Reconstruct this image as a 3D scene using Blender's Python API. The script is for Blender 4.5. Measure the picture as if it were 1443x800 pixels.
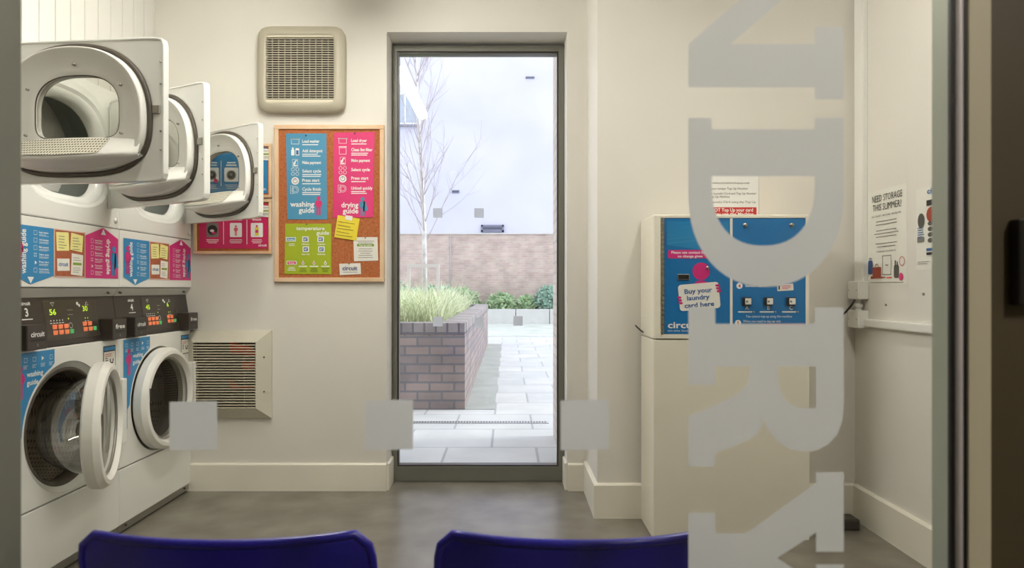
import bpy, math, random
from math import pi, sin, cos, radians
random.seed(7)
S = bpy.context.scene
for o in list(bpy.data.objects): bpy.data.objects.remove(o)
COL = S.collection

# ------------------------------------------------------------------ camera
F, CX, CY, H = 962.0, 715.0, 406.0, 1.091      # focal length in pixels, vanishing point, eye height
cam = bpy.data.objects.new('camera', bpy.data.cameras.new('camera')); COL.objects.link(cam)
cam.location = (0, 0, H); cam.rotation_euler = (pi/2, 0, 0)
cam.data.sensor_width = 36; cam.data.lens = F/1443*36
cam.data.shift_x = (721.5-CX)/1443; cam.data.shift_y = (CY-400)/1443
cam.data.clip_start = 0.02; cam.data.clip_end = 200
cam.data.dof.use_dof = True; cam.data.dof.focus_distance = 3.1; cam.data.dof.aperture_fstop = 5.6
S.camera = cam
# ------------------------------------------------------------------ world + exposure
w = bpy.data.worlds.new('overcast_sky'); S.world = w; w.use_nodes = True
bg = w.node_tree.nodes['Background']; bg.inputs[0].default_value = (0.86, 0.89, 1.0, 1); bg.inputs[1].default_value = 2.3
sun = bpy.data.objects.new('hazy_sun', bpy.data.lights.new('hazy_sun', 'SUN')); COL.objects.link(sun)  # added directional light for the planter side; the sky itself is overcast
sun.data.energy = 3.0; sun.data.angle = radians(25); sun.data.color = (1, .98, .96); sun.location = (8, 9, 8); sun.rotation_euler = (0, radians(52), radians(4))
S.view_settings.view_transform = 'Standard'; S.view_settings.look = 'None'
S.view_settings.exposure = 0.0; S.view_settings.gamma = 1; S.view_settings.use_curve_mapping = False
LAMP_STRENGTH = 74.0
FILL_STRENGTH = 42.0
FRAME_FILL_STRENGTH = 190.0

# ------------------------------------------------------------------ helpers: colour / material
def lin(c): c /= 255; return c/12.92 if c <= .04045 else ((c+.055)/1.055)**2.4
def rgb(r, g, b): return (lin(r), lin(g), lin(b), 1)
def nn(nt, t, **kw):
    n = nt.nodes.new(t)
    for k, v in kw.items(): setattr(n, k, v)
    return n
def base(name):
    m = bpy.data.materials.new(name); m.use_nodes = True
    return m, m.node_tree, m.node_tree.nodes['Principled BSDF']
def mat(name, c, rough=.5, metal=0, var=0, vscale=6, bump=0, bscale=200, spec=.5, coat=0, c2=None, detail=4):
    m, nt, b = base(name)
    b.inputs['Base Color'].default_value = c; b.inputs['Roughness'].default_value = rough
    b.inputs['Metallic'].default_value = metal; b.inputs['Specular IOR Level'].default_value = spec
    b.inputs['Coat Weight'].default_value = coat
    tc = nn(nt, 'ShaderNodeTexCoord')
    if var or c2:
        no = nn(nt, 'ShaderNodeTexNoise'); no.inputs['Scale'].default_value = vscale; no.inputs['Detail'].default_value = detail
        nt.links.new(tc.outputs['Object'], no.inputs['Vector'])
        r = nn(nt, 'ShaderNodeValToRGB')
        if c2 is None:
            c2 = tuple(x*(1-var) for x in c[:3])+(1,); c1 = tuple(min(1, x*(1+var*.4)) for x in c[:3])+(1,)
        else: c1 = c
        r.color_ramp.elements[0].color = c2; r.color_ramp.elements[1].color = c1
        r.color_ramp.elements[0].position = .3; r.color_ramp.elements[1].position = .7
        nt.links.new(no.outputs['Fac'], r.inputs['Fac']); nt.links.new(r.outputs['Color'], b.inputs['Base Color'])
    if bump:
        no = nn(nt, 'ShaderNodeTexNoise'); no.inputs['Scale'].default_value = bscale; no.inputs['Detail'].default_value = 3
        nt.links.new(tc.outputs['Object'], no.inputs['Vector'])
        bp = nn(nt, 'ShaderNodeBump'); bp.inputs['Strength'].default_value = bump; bp.inputs['Distance'].default_value = .002
        nt.links.new(no.outputs['Fac'], bp.inputs['Height']); nt.links.new(bp.outputs['Normal'], b.inputs['Normal'])
    return m
def emit(name, c, s):
    m, nt, b = base(name); b.inputs['Base Color'].default_value = c
    b.inputs['Emission Color'].default_value = c; b.inputs['Emission Strength'].default_value = s
    return m
def glass(name, tint=(1, 1, 1, 1), ior=1.5, rough=0, boost=1.0):
    m, nt, b = base(name); nt.nodes.remove(b); out = nt.nodes['Material Output']
    t = nn(nt, 'ShaderNodeBsdfTransparent'); t.inputs[0].default_value = tint
    g = nn(nt, 'ShaderNodeBsdfGlossy'); g.inputs['Roughness'].default_value = rough
    f = nn(nt, 'ShaderNodeLayerWeight'); f.inputs['Blend'].default_value = .5     # Schlick reflectance, the same from both sides
    pw = nn(nt, 'ShaderNodeMath', operation='POWER'); pw.inputs[1].default_value = 5; nt.links.new(f.outputs['Facing'], pw.inputs[0])
    mu = nn(nt, 'ShaderNodeMath', operation='MULTIPLY_ADD'); mu.inputs[1].default_value = .9; mu.inputs[2].default_value = .045*boost; mu.use_clamp = True
    mx = nn(nt, 'ShaderNodeMixShader')
    nt.links.new(pw.outputs[0], mu.inputs[0]); nt.links.new(mu.outputs[0], mx.inputs[0])
    nt.links.new(t.outputs[0], mx.inputs[1]); nt.links.new(g.outputs[0], mx.inputs[2]); nt.links.new(mx.outputs[0], out.inputs[0])
    return m
def coords(nt, ua, va):
    tc = nn(nt, 'ShaderNodeTexCoord'); sp = nn(nt, 'ShaderNodeSeparateXYZ'); cb = nn(nt, 'ShaderNodeCombineXYZ')
    nt.links.new(tc.outputs['Object'], sp.inputs[0])
    if ua == 'XY':
        ad = nn(nt, 'ShaderNodeMath', operation='ADD'); nt.links.new(sp.outputs['X'], ad.inputs[0]); nt.links.new(sp.outputs['Y'], ad.inputs[1]); nt.links.new(ad.outputs[0], cb.inputs['X'])
    else: nt.links.new(sp.outputs[ua], cb.inputs['X'])
    nt.links.new(sp.outputs[va], cb.inputs['Y'])
    return cb.outputs[0]
def brick(name, c1, c2, mortar, bw, bh, ua='XY', va='Z', ms=.012, rough=.9, offset=.5, loc=(0, 0, 0), bump=.4, vary=.35):
    m, nt, b = base(name); b.inputs['Roughness'].default_value = rough
    v = coords(nt, ua, va)
    mp = nn(nt, 'ShaderNodeMapping'); mp.inputs['Location'].default_value = loc; nt.links.new(v, mp.inputs[0])
    t = nn(nt, 'ShaderNodeTexBrick'); t.offset = offset
    t.inputs['Scale'].default_value = 1; t.inputs['Brick Width'].default_value = bw; t.inputs['Row Height'].default_value = bh
    t.inputs['Mortar Size'].default_value = ms; t.inputs['Mortar Smooth'].default_value = .2
    t.inputs['Color1'].default_value = c1; t.inputs['Color2'].default_value = c2; t.inputs['Mortar'].default_value = mortar
    nt.links.new(mp.outputs[0], t.inputs['Vector'])
    no = nn(nt, 'ShaderNodeTexNoise'); no.inputs['Scale'].default_value = 2.5; no.inputs['Detail'].default_value = 6; nt.links.new(mp.outputs[0], no.inputs['Vector'])
    mr = nn(nt, 'ShaderNodeMapRange'); mr.inputs['From Min'].default_value = .3; mr.inputs['From Max'].default_value = .7
    mr.inputs['To Min'].default_value = 1-vary; mr.inputs['To Max'].default_value = 1.05
    nt.links.new(no.outputs['Fac'], mr.inputs[0])
    mx = nn(nt, 'ShaderNodeMix', data_type='RGBA', blend_type='MULTIPLY'); mx.inputs[0].default_value = 1
    nt.links.new(t.outputs['Color'], mx.inputs[6]); nt.links.new(mr.outputs[0], mx.inputs[7]); nt.links.new(mx.outputs[2], b.inputs['Base Color'])
    bp = nn(nt, 'ShaderNodeBump'); bp.invert = True; bp.inputs['Strength'].default_value = bump; bp.inputs['Distance'].default_value = .01
    nt.links.new(t.outputs['Fac'], bp.inputs['Height']); nt.links.new(bp.outputs['Normal'], b.inputs['Normal'])
    return m
def dots(name, c, hole, pitch, r, ua, va, rough=.5, metal=0):
    m, nt, b = base(name); b.inputs['Roughness'].default_value = rough; b.inputs['Metallic'].default_value = metal
    v = coords(nt, ua, va)
    sc = nn(nt, 'ShaderNodeVectorMath', operation='SCALE'); sc.inputs[3].default_value = 1/pitch; nt.links.new(v, sc.inputs[0])
    fr = nn(nt, 'ShaderNodeVectorMath', operation='FRACTION'); nt.links.new(sc.outputs[0], fr.inputs[0])
    su = nn(nt, 'ShaderNodeVectorMath', operation='SUBTRACT'); su.inputs[1].default_value = (.5, .5, 0); nt.links.new(fr.outputs[0], su.inputs[0])
    le = nn(nt, 'ShaderNodeVectorMath', operation='LENGTH'); nt.links.new(su.outputs[0], le.inputs[0])
    lt = nn(nt, 'ShaderNodeMath', operation='LESS_THAN'); lt.inputs[1].default_value = r; nt.links.new(le.outputs['Value'], lt.inputs[0])
    mx = nn(nt, 'ShaderNodeMix', data_type='RGBA'); mx.inputs[6].default_value = c; mx.inputs[7].default_value = hole
    nt.links.new(lt.outputs[0], mx.inputs[0]); nt.links.new(mx.outputs[2], b.inputs['Base Color'])
    return m

WALL = mat('painted_plaster', rgb(227, 223, 214), .55, var=.05, vscale=1.3, bump=.15, bscale=60)
GLOSSW = mat('gloss_skirting_paint', rgb(234, 229, 214), .35, var=.05, vscale=5)
CEIL = mat('ceiling_paint', rgb(235, 233, 228), .8, var=.02)
FLOORM = mat('speckled_vinyl_floor', rgb(130, 125, 113), .25, c2=rgb(106, 101, 91), vscale=5, bump=.12, bscale=350, detail=14)
PANEL = mat('white_boarding', rgb(218, 216, 209), .4, var=.02)
ALU = mat('grey_window_frame', rgb(118, 118, 108), .45, metal=.2, var=.05)
PANE = glass('window_glass', (1, 1, 1, 1))
FRONTPANE = glass('shopfront_glass', (.97, .98, .97, 1), boost=.6)
ENAMEL = mat('white_enamel', rgb(232, 232, 226), .22, var=.015, vscale=3, coat=.3)
PLASTIC = mat('white_plastic', rgb(234, 233, 226), .3, var=.02, vscale=3)
CREAMP = mat('cream_plastic', rgb(216, 208, 186), .4, var=.04)
GASKET = mat('dark_rubber', rgb(84, 76, 66), .5, var=.2, vscale=40)
BLACKP = mat('black_plastic', rgb(56, 50, 45), .35, var=.05)
BLACK = mat('black', rgb(20, 19, 19), .4, var=.05)
DKGLASS = mat('console_film', rgb(66, 60, 52), .25, var=.04)
STEEL = mat('steel', rgb(170, 168, 160), .3, metal=.9, var=.1)
LIPGREY = mat('grey_lip_enamel', rgb(196, 196, 190), .3, var=.03)
DRUM = dots('perforated_drum', rgb(190, 180, 164), rgb(96, 88, 76), .014, .22, 'Y', 'X', .35, .5)
DRUMB = dots('perforated_drum_back', rgb(190, 180, 164), rgb(96, 88, 76), .014, .22, 'Y', 'Z', .4, .4)
DRUMIN = mat('galvanised_drum', rgb(150, 156, 150), .4, metal=.3, var=.05)
LINT = dots('lint_mesh', rgb(226, 221, 204), rgb(70, 62, 50), .0098, .31, 'Y', 'Z', .5)
BOWL = glass('bowl_glass', (.84, .84, .80, 1), boost=6, rough=.03)
SMOKE = glass('smoked_bowl_glass', (.66, .64, .60, 1), boost=2.2, rough=.03)
DPANE = glass('dryer_window_glass', (.80, .80, .77, 1), boost=1.8)
CORK = mat('cork', rgb(192, 118, 68), .9, c2=rgb(158, 84, 44), vscale=90, detail=8, bump=.3, bscale=250)
PINE = mat('pine_frame', rgb(222, 182, 142), .5, c2=rgb(232, 205, 170), vscale=8)
WHITE = mat('print_white', rgb(240, 240, 236), .6)
PAPER = mat('paper', rgb(232, 230, 220), .7, var=.02)
BLUE = mat('print_blue', rgb(40, 135, 190), .35)
BLUEP = mat('print_blue_poster', rgb(76, 148, 184), .55, var=.04)
PINK = mat('print_pink', rgb(208, 38, 122), .4)
PINKP = mat('print_pink_poster', rgb(222, 52, 118), .55, var=.04)
LIME = mat('print_lime', rgb(164, 182, 30), .55, var=.03)
NAVYTXT = mat('print_navy', rgb(48, 52, 120), .6)
TXTBLUE = mat('print_text_blue', rgb(50, 100, 160), .6)
GREYTXT = mat('print_grey', rgb(130, 126, 120), .7)
DKTXT = mat('print_black', rgb(44, 42, 42), .7)
RED = mat('print_red', rgb(200, 44, 40), .6)
CORKP = mat('print_cork', rgb(176, 98, 66), .6, c2=rgb(160, 84, 52), vscale=60)
STICKY = mat('sticky_note_yellow', rgb(236, 214, 60), .8, var=.04)
STICKYP = mat('print_pale_yellow', rgb(238, 230, 150), .7)
GREENL = mat('print_green', rgb(128, 158, 50), .6)
MACHBLUE = mat('vending_blue_panel', rgb(0, 112, 176), .3, var=.06, vscale=4)
MAGENTA = mat('print_magenta', rgb(206, 30, 120), .4)
CABINET = mat('cream_cabinet_steel', rgb(236, 231, 214), .3, var=.02)
VENTM = mat('vent_cream', rgb(182, 175, 156), .45, var=.05)
VENTG = mat('lower_vent_frame', rgb(206, 201, 184), .45, var=.06)
VENTSHADE = mat('vent_shade_inside', rgb(46, 38, 28), .8, var=.2)  # dark colour stands in for the shade behind the fan slats
ORANGE = mat('orange_piece', rgb(236, 92, 48), .5, var=.1)
CHAIRB = mat('blue_polypropylene', rgb(34, 28, 150), .28, var=.06, vscale=4, bump=.05)
DARKBROWN = mat('dark_brown_door', rgb(112, 100, 78), .5, var=.08)
CORR = mat('camera_side_wall', rgb(150, 140, 122), .7, var=.05)
CAMFLOOR = mat('camera_side_floor', rgb(90, 84, 76), .6, var=.1)
LED = emit('display_yellow_green', (.50, .75, .04, 1), .6)
BTN_O = emit('lit_orange_button', rgb(236, 128, 84), .3)
BTN_G = emit('lit_green_button', rgb(80, 190, 110), .25)

def vinyl_mat():
    m, nt, b = base('frosted_vinyl'); nt.nodes.remove(b); out = nt.nodes['Material Output']
    d = nn(nt, 'ShaderNodeBsdfDiffuse'); d.inputs[0].default_value = (.47, .475, .465, 1)
    t = nn(nt, 'ShaderNodeBsdfTranslucent'); t.inputs[0].default_value = (.61, .62, .61, 1)
    r = nn(nt, 'ShaderNodeBsdfRefraction'); r.inputs['Roughness'].default_value = .9; r.inputs['IOR'].default_value = 1.25
    r.inputs[0].default_value = (.66, .69, .71, 1)
    a = nn(nt, 'ShaderNodeMixShader'); a.inputs[0].default_value = .22
    c = nn(nt, 'ShaderNodeMixShader'); c.inputs[0].default_value = .10
    nt.links.new(t.outputs[0], a.inputs[1]); nt.links.new(r.outputs[0], a.inputs[2])
    nt.links.new(a.outputs[0], c.inputs[1]); nt.links.new(d.outputs[0], c.inputs[2]); nt.links.new(c.outputs[0], out.inputs[0])
    return m
VINYL = vinyl_mat()

# ------------------------------------------------------------------ helpers: objects
def wloc(o):
    x = y = z = 0
    while o: x += o.location.x; y += o.location.y; z += o.location.z; o = o.parent
    return (x, y, z)
def thing(name, label, cat, loc=(0, 0, 0), group=None, rotz=0):
    o = bpy.data.objects.new(name, None); COL.objects.link(o); o.location = loc; o.rotation_euler = (0, 0, rotz)
    o.empty_display_size = .05
    o['label'] = label; o['category'] = cat
    if group: o['group'] = group
    return o
def tag(o, label, cat, group=None, kind=None):
    o['label'] = label; o['category'] = cat
    if group: o['group'] = group
    if kind: o['kind'] = kind
    return o
class M:
    def __init__(s): s.v = []; s.f = []; s.smooth = []
    def add(s, vs, fs, sm=False):
        n = len(s.v); s.v += [tuple(p) for p in vs]; s.f += [tuple(i+n for i in f) for f in fs]; s.smooth += [sm]*len(fs); return s
    def box(s, x0, x1, y0, y1, z0, z1):
        x0, x1 = sorted((x0, x1)); y0, y1 = sorted((y0, y1)); z0, z1 = sorted((z0, z1))
        return s.add([(x0,y0,z0),(x1,y0,z0),(x1,y1,z0),(x0,y1,z0),(x0,y0,z1),(x1,y0,z1),(x1,y1,z1),(x0,y1,z1)],
            [(0,3,2,1),(4,5,6,7),(0,1,5,4),(1,2,6,5),(2,3,7,6),(3,0,4,7)])
    def prism(s, pts, axis, a, b):   # polygon pts (2D) extruded along axis 'x','y','z'
        def P(p, t): return {'x': (t, p[0], p[1]), 'y': (p[0], t, p[1]), 'z': (p[0], p[1], t)}[axis]
        n = len(pts)
        return s.add([P(p, a) for p in pts]+[P(p, b) for p in pts],
            [tuple(range(n))[::-1], tuple(range(n, 2*n))]+[(i, (i+1) % n, n+(i+1) % n, n+i) for i in range(n)])
    def loft(s, rings, closed=True, cap0=False, cap1=False, sm=True):
        n = len(rings[0]); vs = [p for r in rings for p in r]; fs = []
        for k in range(len(rings)-1):
            for i in range(n if closed else n-1):
                j = (i+1) % n; fs.append((k*n+i, k*n+j, (k+1)*n+j, (k+1)*n+i))
        if cap0: fs.append(tuple(range(n))[::-1])
        if cap1: fs.append(tuple(range((len(rings)-1)*n, len(rings)*n)))
        return s.add(vs, fs, sm)
    def tube(s, pts, r, n=8, closed=False, cap=True):
        from mathutils import Vector as V
        pts = [V(p) for p in pts]; rs = r if isinstance(r, (list, tuple)) else [r]*len(pts)
        rings = []; N = len(pts); prev = None
        for i, p in enumerate(pts):
            if closed: d = pts[(i+1) % N]-pts[i-1]
            else: d = pts[min(i+1, N-1)]-pts[max(i-1, 0)]
            d.normalize()
            if prev is None:
                a = V((0, 0, 1)) if abs(d.z) < .9 else V((1, 0, 0)); u = d.cross(a).normalized()
            else:
                u = (prev-d*prev.dot(d))
                u = u.normalized() if u.length > 1e-6 else d.orthogonal().normalized()
            prev = u; v = d.cross(u)
            rings.append([tuple(p+(u*cos(2*pi*k/n)+v*sin(2*pi*k/n))*rs[i]) for k in range(n)])
        if closed: rings.append(rings[0])
        return s.loft(rings, True, cap and not closed, cap and not closed)
    def cyl(s, p0, p1, r, n=16, r2=None): return s.tube([p0, p1], [r, r if r2 is None else r2], n)
    def lathe(s, prof, c, n=48, axis='x'):   # prof: (t, r)
        rings = []
        for t, r in prof:
            if axis == 'x': rings.append([(c[0]+t, c[1]+r*cos(2*pi*k/n), c[2]+r*sin(2*pi*k/n)) for k in range(n)])
            elif axis == 'y': rings.append([(c[0]+r*cos(2*pi*k/n), c[1]+t, c[2]+r*sin(2*pi*k/n)) for k in range(n)])
            else: rings.append([(c[0]+r*cos(2*pi*k/n), c[1]+r*sin(2*pi*k/n), c[2]+t) for k in range(n)])
        return s.loft(rings)
    def hlathe(s, prof, c, n=48, axis='x'):
        for a, b in zip(prof, prof[1:]): s.lathe([a, b], c, n, axis)
        return s
    def build(s, name, m, parent=None, world=True, bevel=0, seg=2, loc=None, rotz=0):
        me = bpy.data.meshes.new(name)
        off = wloc(parent) if (parent and world) else (0, 0, 0)
        if parent is None and loc: off = loc
        me.from_pydata([(a-off[0], b-off[1], c-off[2]) for a, b, c in s.v], [], s.f); me.update()
        me.polygons.foreach_set('use_smooth', s.smooth)
        me.materials.append(m)
        o = bpy.data.objects.new(name, me); COL.objects.link(o)
        if parent: o.parent = parent
        elif loc: o.location = loc
        if bevel:
            b = o.modifiers.new('bevel', 'BEVEL'); b.width = bevel; b.segments = seg; b.limit_method = 'ANGLE'; b.angle_limit = radians(40)
            b.harden_normals = False
        return o
def struct(o): o['kind'] = 'structure'; return o
def X(px, D): return (px-CX)/F*D
def Z(py, D): return H-(py-CY)/F*D

_cache = {}
def glyphs(s, bold):
    k = (s, bold)
    if k in _cache: return _cache[k]
    cu = bpy.data.curves.new('t', 'FONT'); cu.body = s; cu.size = 1; cu.offset = .022 if bold else 0; cu.resolution_u = 2
    ob = bpy.data.objects.new('t', cu); COL.objects.link(ob); bpy.context.view_layer.update()
    dg = bpy.context.evaluated_depsgraph_get(); me = ob.evaluated_get(dg).to_mesh()
    vs = [(v.co.x, v.co.y) for v in me.vertices]; fs = [tuple(p.vertices) for p in me.polygons]
    ob.evaluated_get(dg).to_mesh_clear(); bpy.data.objects.remove(ob); bpy.data.curves.remove(cu)
    _cache[k] = (vs, fs); return _cache[k]
class Print:
    """flat printed matter on a surface; fn(u, v, lift) gives the point, v upwards"""
    def __init__(s, fn): s.fn = fn; s.m = {}; s.grp = 0
    def next(s): s.grp += 1; return s
    def g(s, key): return s.m.setdefault(key+(s.grp,), M())
    def poly(s, pts, name, m, lv=1):
        s.g((name, m)).add([s.fn(u, v, lv*.0005) for u, v in pts], [tuple(range(len(pts)))]); return s
    def rect(s, u0, v0, u1, v1, name, m, lv=1): return s.poly([(u0, v0), (u1, v0), (u1, v1), (u0, v1)], name, m, lv)
    def disc(s, u, v, r, name, m, lv=1, n=20, ry=None):
        ry = ry or r; return s.poly([(u+r*cos(2*pi*k/n), v+ry*sin(2*pi*k/n)) for k in range(n)], name, m, lv)
    def ring(s, u, v, r, t, name, m, lv=1, n=20):
        a = [(u+r*cos(2*pi*k/n), v+r*sin(2*pi*k/n)) for k in range(n)]; b = [(u+(r-t)*cos(2*pi*k/n), v+(r-t)*sin(2*pi*k/n)) for k in range(n)]
        s.g((name, m)).add([s.fn(p[0], p[1], lv*.0005) for p in a+b], [(i, (i+1) % n, n+(i+1) % n, n+i) for i in range(n)]); return s
    def frame(s, u0, v0, u1, v1, t, name, m, lv=1):
        for a in ((u0, v0, u1, v0+t), (u0, v1-t, u1, v1), (u0, v0, u0+t, v1), (u1-t, v0, u1, v1)): s.rect(*a, name, m, lv)
        return s
    def rrect(s, u0, v0, u1, v1, r, name, m, lv=1, rot=0):
        pts = []
        for cx, cy, a0 in ((u1-r, v1-r, 0), (u0+r, v1-r, 90), (u0+r, v0+r, 180), (u1-r, v0+r, 270)):
            for k in range(5): a = radians(a0+k*22.5); pts.append((cx+r*cos(a), cy+r*sin(a)))
        if rot:
            c = ((u0+u1)/2, (v0+v1)/2); pts = [(c[0]+(p[0]-c[0])*cos(rot)-(p[1]-c[1])*sin(rot), c[1]+(p[0]-c[0])*sin(rot)+(p[1]-c[1])*cos(rot)) for p in pts]
        return s.poly(pts, name, m, lv)
    def text(s, t, u, v, h, name, m, align='l', w=None, rot=0, bold=True, lv=2):
        vs, fs = glyphs(t, bold)
        if not vs: return s
        x0 = min(p[0] for p in vs); x1 = max(p[0] for p in vs); k = h/.72; kx = k if w is None else w/(x1-x0)
        sh = {'l': -x0, 'c': -(x0+x1)/2, 'r': -x1}[align]
        out = []
        for x, y in vs:
            a = (x+sh)*kx; b = y*k
            out.append(s.fn(u+a*cos(rot)-b*sin(rot), v+a*sin(rot)+b*cos(rot), lv*.0005))
        s.g((name, m)).add(out, fs); return s
    def lines(s, u, v, w, n, dv, t, name, m, lv=2, align='l'):
        for k in range(n):
            ww = w*random.uniform(.6, 1); uu = u if align == 'l' else u-ww/2
            s.rect(uu, v-k*dv, uu+ww, v-k*dv+t, name, m, lv)
        return s
    def figure(s, u, v, h, name, m, cape=False, lv=2):   # little person silhouette, feet at (u, v)
        s.disc(u, v+h*.88, h*.10, name, m, lv)
        s.poly([(u-h*.13, v+h*.76), (u+h*.13, v+h*.76), (u+h*.11, v+h*.40), (u-h*.11, v+h*.40)], name, m, lv)
        s.rect(u-h*.10, v, u-h*.015, v+h*.42, name, m, lv); s.rect(u+h*.015, v, u+h*.10, v+h*.42, name, m, lv)
        if cape: s.poly([(u+h*.05, v+h*.76), (u+h*.16, v+h*.74), (u+h*.27, v+h*.28), (u+h*.02, v+h*.22)], name, m, lv); s.poly([(u-h*.12, v+h*.74), (u-h*.2, v+h*.5), (u-h*.1, v+h*.45)], name, m, lv)
        else: s.poly([(u-h*.13, v+h*.76), (u-h*.2, v+h*.6), (u-h*.16, v+h*.45), (u-h*.1, v+h*.5)], name, m, lv); s.poly([(u+h*.13, v+h*.76), (u+h*.2, v+h*.6), (u+h*.16, v+h*.45), (u+h*.1, v+h*.5)], name, m, lv)
        return s
    def build(s, parent, world=True):
        out = {}
        for (name, m, _), mm in s.m.items(): out.setdefault(name, []).append(mm.build(name, m, parent, world))
        return out
def wallprint(D):     # a surface facing the viewer at distance D, u = pixel column, v = minus pixel row
    return Print(lambda u, v, l: (X(u, D), D-l, Z(-v, D)))
def smat(o, name):  # small shift helper (unused names kept short)
    return o

# ================================================================== THE SETTING
DB, DP, XL, XR, XM = 3.69, 3.25, -2.42, 1.655, -1.707
XPIER = .428; CEILZ = 2.80; YG = .77
DG = 3.88
wx0, wx1, wz1 = X(545, DB), X(799, DB), Z(45, DB)
m = M().box(XL-.1, XR+.1, .72, DG-.02, -.1, 0); struct(m.build('floor', FLOORM))
struct(M().box(XL-.1, XR+.1, .72, DB+.25, CEILZ, CEILZ+.1).build('ceiling', CEIL))
m = M()
m.box(XL-.1, wx0, DB, DB+.27, 0, 6.5); m.box(wx1, XPIER+.05, DB, DB+.27, 0, CEILZ+.1); m.box(wx0, wx1, DB, DB+.27, wz1, 6.5); m.box(wx1, XR+3, DB+.0, DB+.27, CEILZ+.1, 6.5)  # unseen facade above the room, raised to shade the planter front
m.box(XPIER+.05, XR+3, DB+.2, DB+.27, 0, CEILZ+.1)
struct(m.build('wall_back', WALL))
struct(M().box(XPIER, XR+.1, DP, DB+.2, 0, CEILZ).build('wall_pier', WALL))
struct(M().box(XL-.12, XL, .72, DB, 0, CEILZ).build('wall_left', WALL))
struct(M().box(XR, XR+.12, .72, DP, 0, CEILZ).build('wall_right', WALL))
# skirtings with a small chamfered top
def skirt(name, pts, h, t, nrm):   # pts along wall base; nrm = outward direction
    (x0, y0), (x1, y1) = pts; nx, ny = nrm
    prof = [(0, 0), (t, 0), (t, h-.008), (t-.008, h), (0, h)]
    r0 = [(x0+nx*a, y0+ny*a, z) for a, z in prof]; r1 = [(x1+nx*a, y1+ny*a, z) for a, z in prof]
    return struct(M().loft([r0, r1], True, True, True, sm=False).build(name, GLOSSW))
HS = .148
skirt('baseboard_back', ((XM-.02, DB), (wx0, DB)), HS, .018, (0, -1))
skirt('baseboard_back_right', ((wx1+.005, DB), (XPIER, DB)), HS, .018, (0, -1))
skirt('baseboard_reveal_left', ((wx0, DB), (wx0, DG-.03)), HS, .012, (1, 0))
skirt('baseboard_reveal_right', ((wx1, DB), (wx1, DG-.03)), HS, .012, (-1, 0))
HP = .165
skirt('baseboard_pier_side', ((XPIER, DB-.018), (XPIER, DP)), HP, .018, (-1, 0))
skirt('baseboard_pier', ((XPIER-.018, DP), (XR, DP)), HP, .018, (0, -1))
skirt('baseboard_right', ((XR, .80), (XR, DP)), HP, .018, (-1, 0))
# white tongue-and-groove boarding above the dryers
XB = -1.899
m = M()
y = DB
edges = [3.668-.1*k for k in range(24)]
prev = DB
for e in edges:
    if e < 1.3: break
    m.prism([(XB-.014, e), (XB, e+.004), (XB, prev-.004), (XB-.014, prev)], 'z', 1.6, CEILZ); prev = e
bo = struct(m.build('trim_1', PANEL)); bo['label'] = 'white vertical tongue and groove boarding above the tumble dryers'
struct(M().box(XB-.03, XB-.0141, prev, DB, 1.5, CEILZ).build('wall_boxing', PANEL))

# ---- back window
win = bpy.data.objects.new('window_1', None); COL.objects.link(win); win.location = ((wx0+wx1)/2, DG, 0); win['kind'] = 'structure'
fo = (X(553, 3.86), X(795, 3.86), .004, Z(65, 3.86)); fi = (X(560, 3.86), X(787, 3.86), Z(657, 3.86), Z(73, 3.86))
m = M()
def rframe(m, o, i, y0, y1):
    m.box(o[0], i[0], y0, y1, o[2], o[3]); m.box(i[1], o[1], y0, y1, o[2], o[3]); m.box(i[0], i[1], y0, y1, i[3], o[3]); m.box(i[0], i[1], y0, y1, o[2], i[2])
rframe(m, fo, fi, 3.85, 3.95)
m.box(wx0-.0, fo[0], 3.87, 3.95, 0, wz1); m.box(fo[1], wx1, 3.87, 3.95, 0, wz1)
m.build('window_frame', ALU, win)
m = M(); g = .008; rframe(m, fi, (fi[0]+g, fi[1]-g, fi[2]+g, fi[3]-g), 3.862, 3.90); m.build('glazing_bead', BLACKP, win)
M().box(fi[0], fi[1], DG, DG+.008, fi[2], fi[3]).build('pane', PANE, win)

# ---- shopfront window in front of the camera
fw = bpy.data.objects.new('window_2', None); COL.objects.link(fw); fw.location = (0, YG, 0); fw['kind'] = 'structure'
xl, xr = X(31, .815), X(1312, .815)
m = M(); m.box(xl-.07, xl, .745, .815, 0, 2.7); m.box(xl, xr, .745, .815, 2.55, 2.7); m.box(xl, xr, .745, .815, 0, .08)
m.build('window_frame', ALU, fw, bevel=.002)
m = M(); m.box(xr, xr+.03, .779, .815, 0, 2.7); m.build('window_jamb', mat('jamb_grey_green', rgb(172, 178, 160), .45, metal=.2, var=.04), fw, bevel=.002)
xr = X(1340, .775)
M().box(xr-.001, xr+.0045, .774, .779, 0, 2.7).build('rebate', BLACK, fw); M().box(xr+.011, xr+.018, .774, .800, 0, 2.7).build('rebate', BLACK, fw); M().box(xr+.004, xr+.0115, .7785, .80, 0, 2.7).build('rebate', BLACK, fw)
m = M(); m.cyl((xr+.0082, .774, 0), (xr+.0082, .774, 2.7), .0042, 12); m.build('glazing_bead', mat('pale_glint_bead', rgb(232, 226, 228), .3, metal=.1, var=.1), fw)  # pale, barely metallic colour stands in for the bead's bright reflection
M().box(xl, X(1312, .815), YG, YG+.006, .08, 2.55).build('pane', FRONTPANE, fw)
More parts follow.
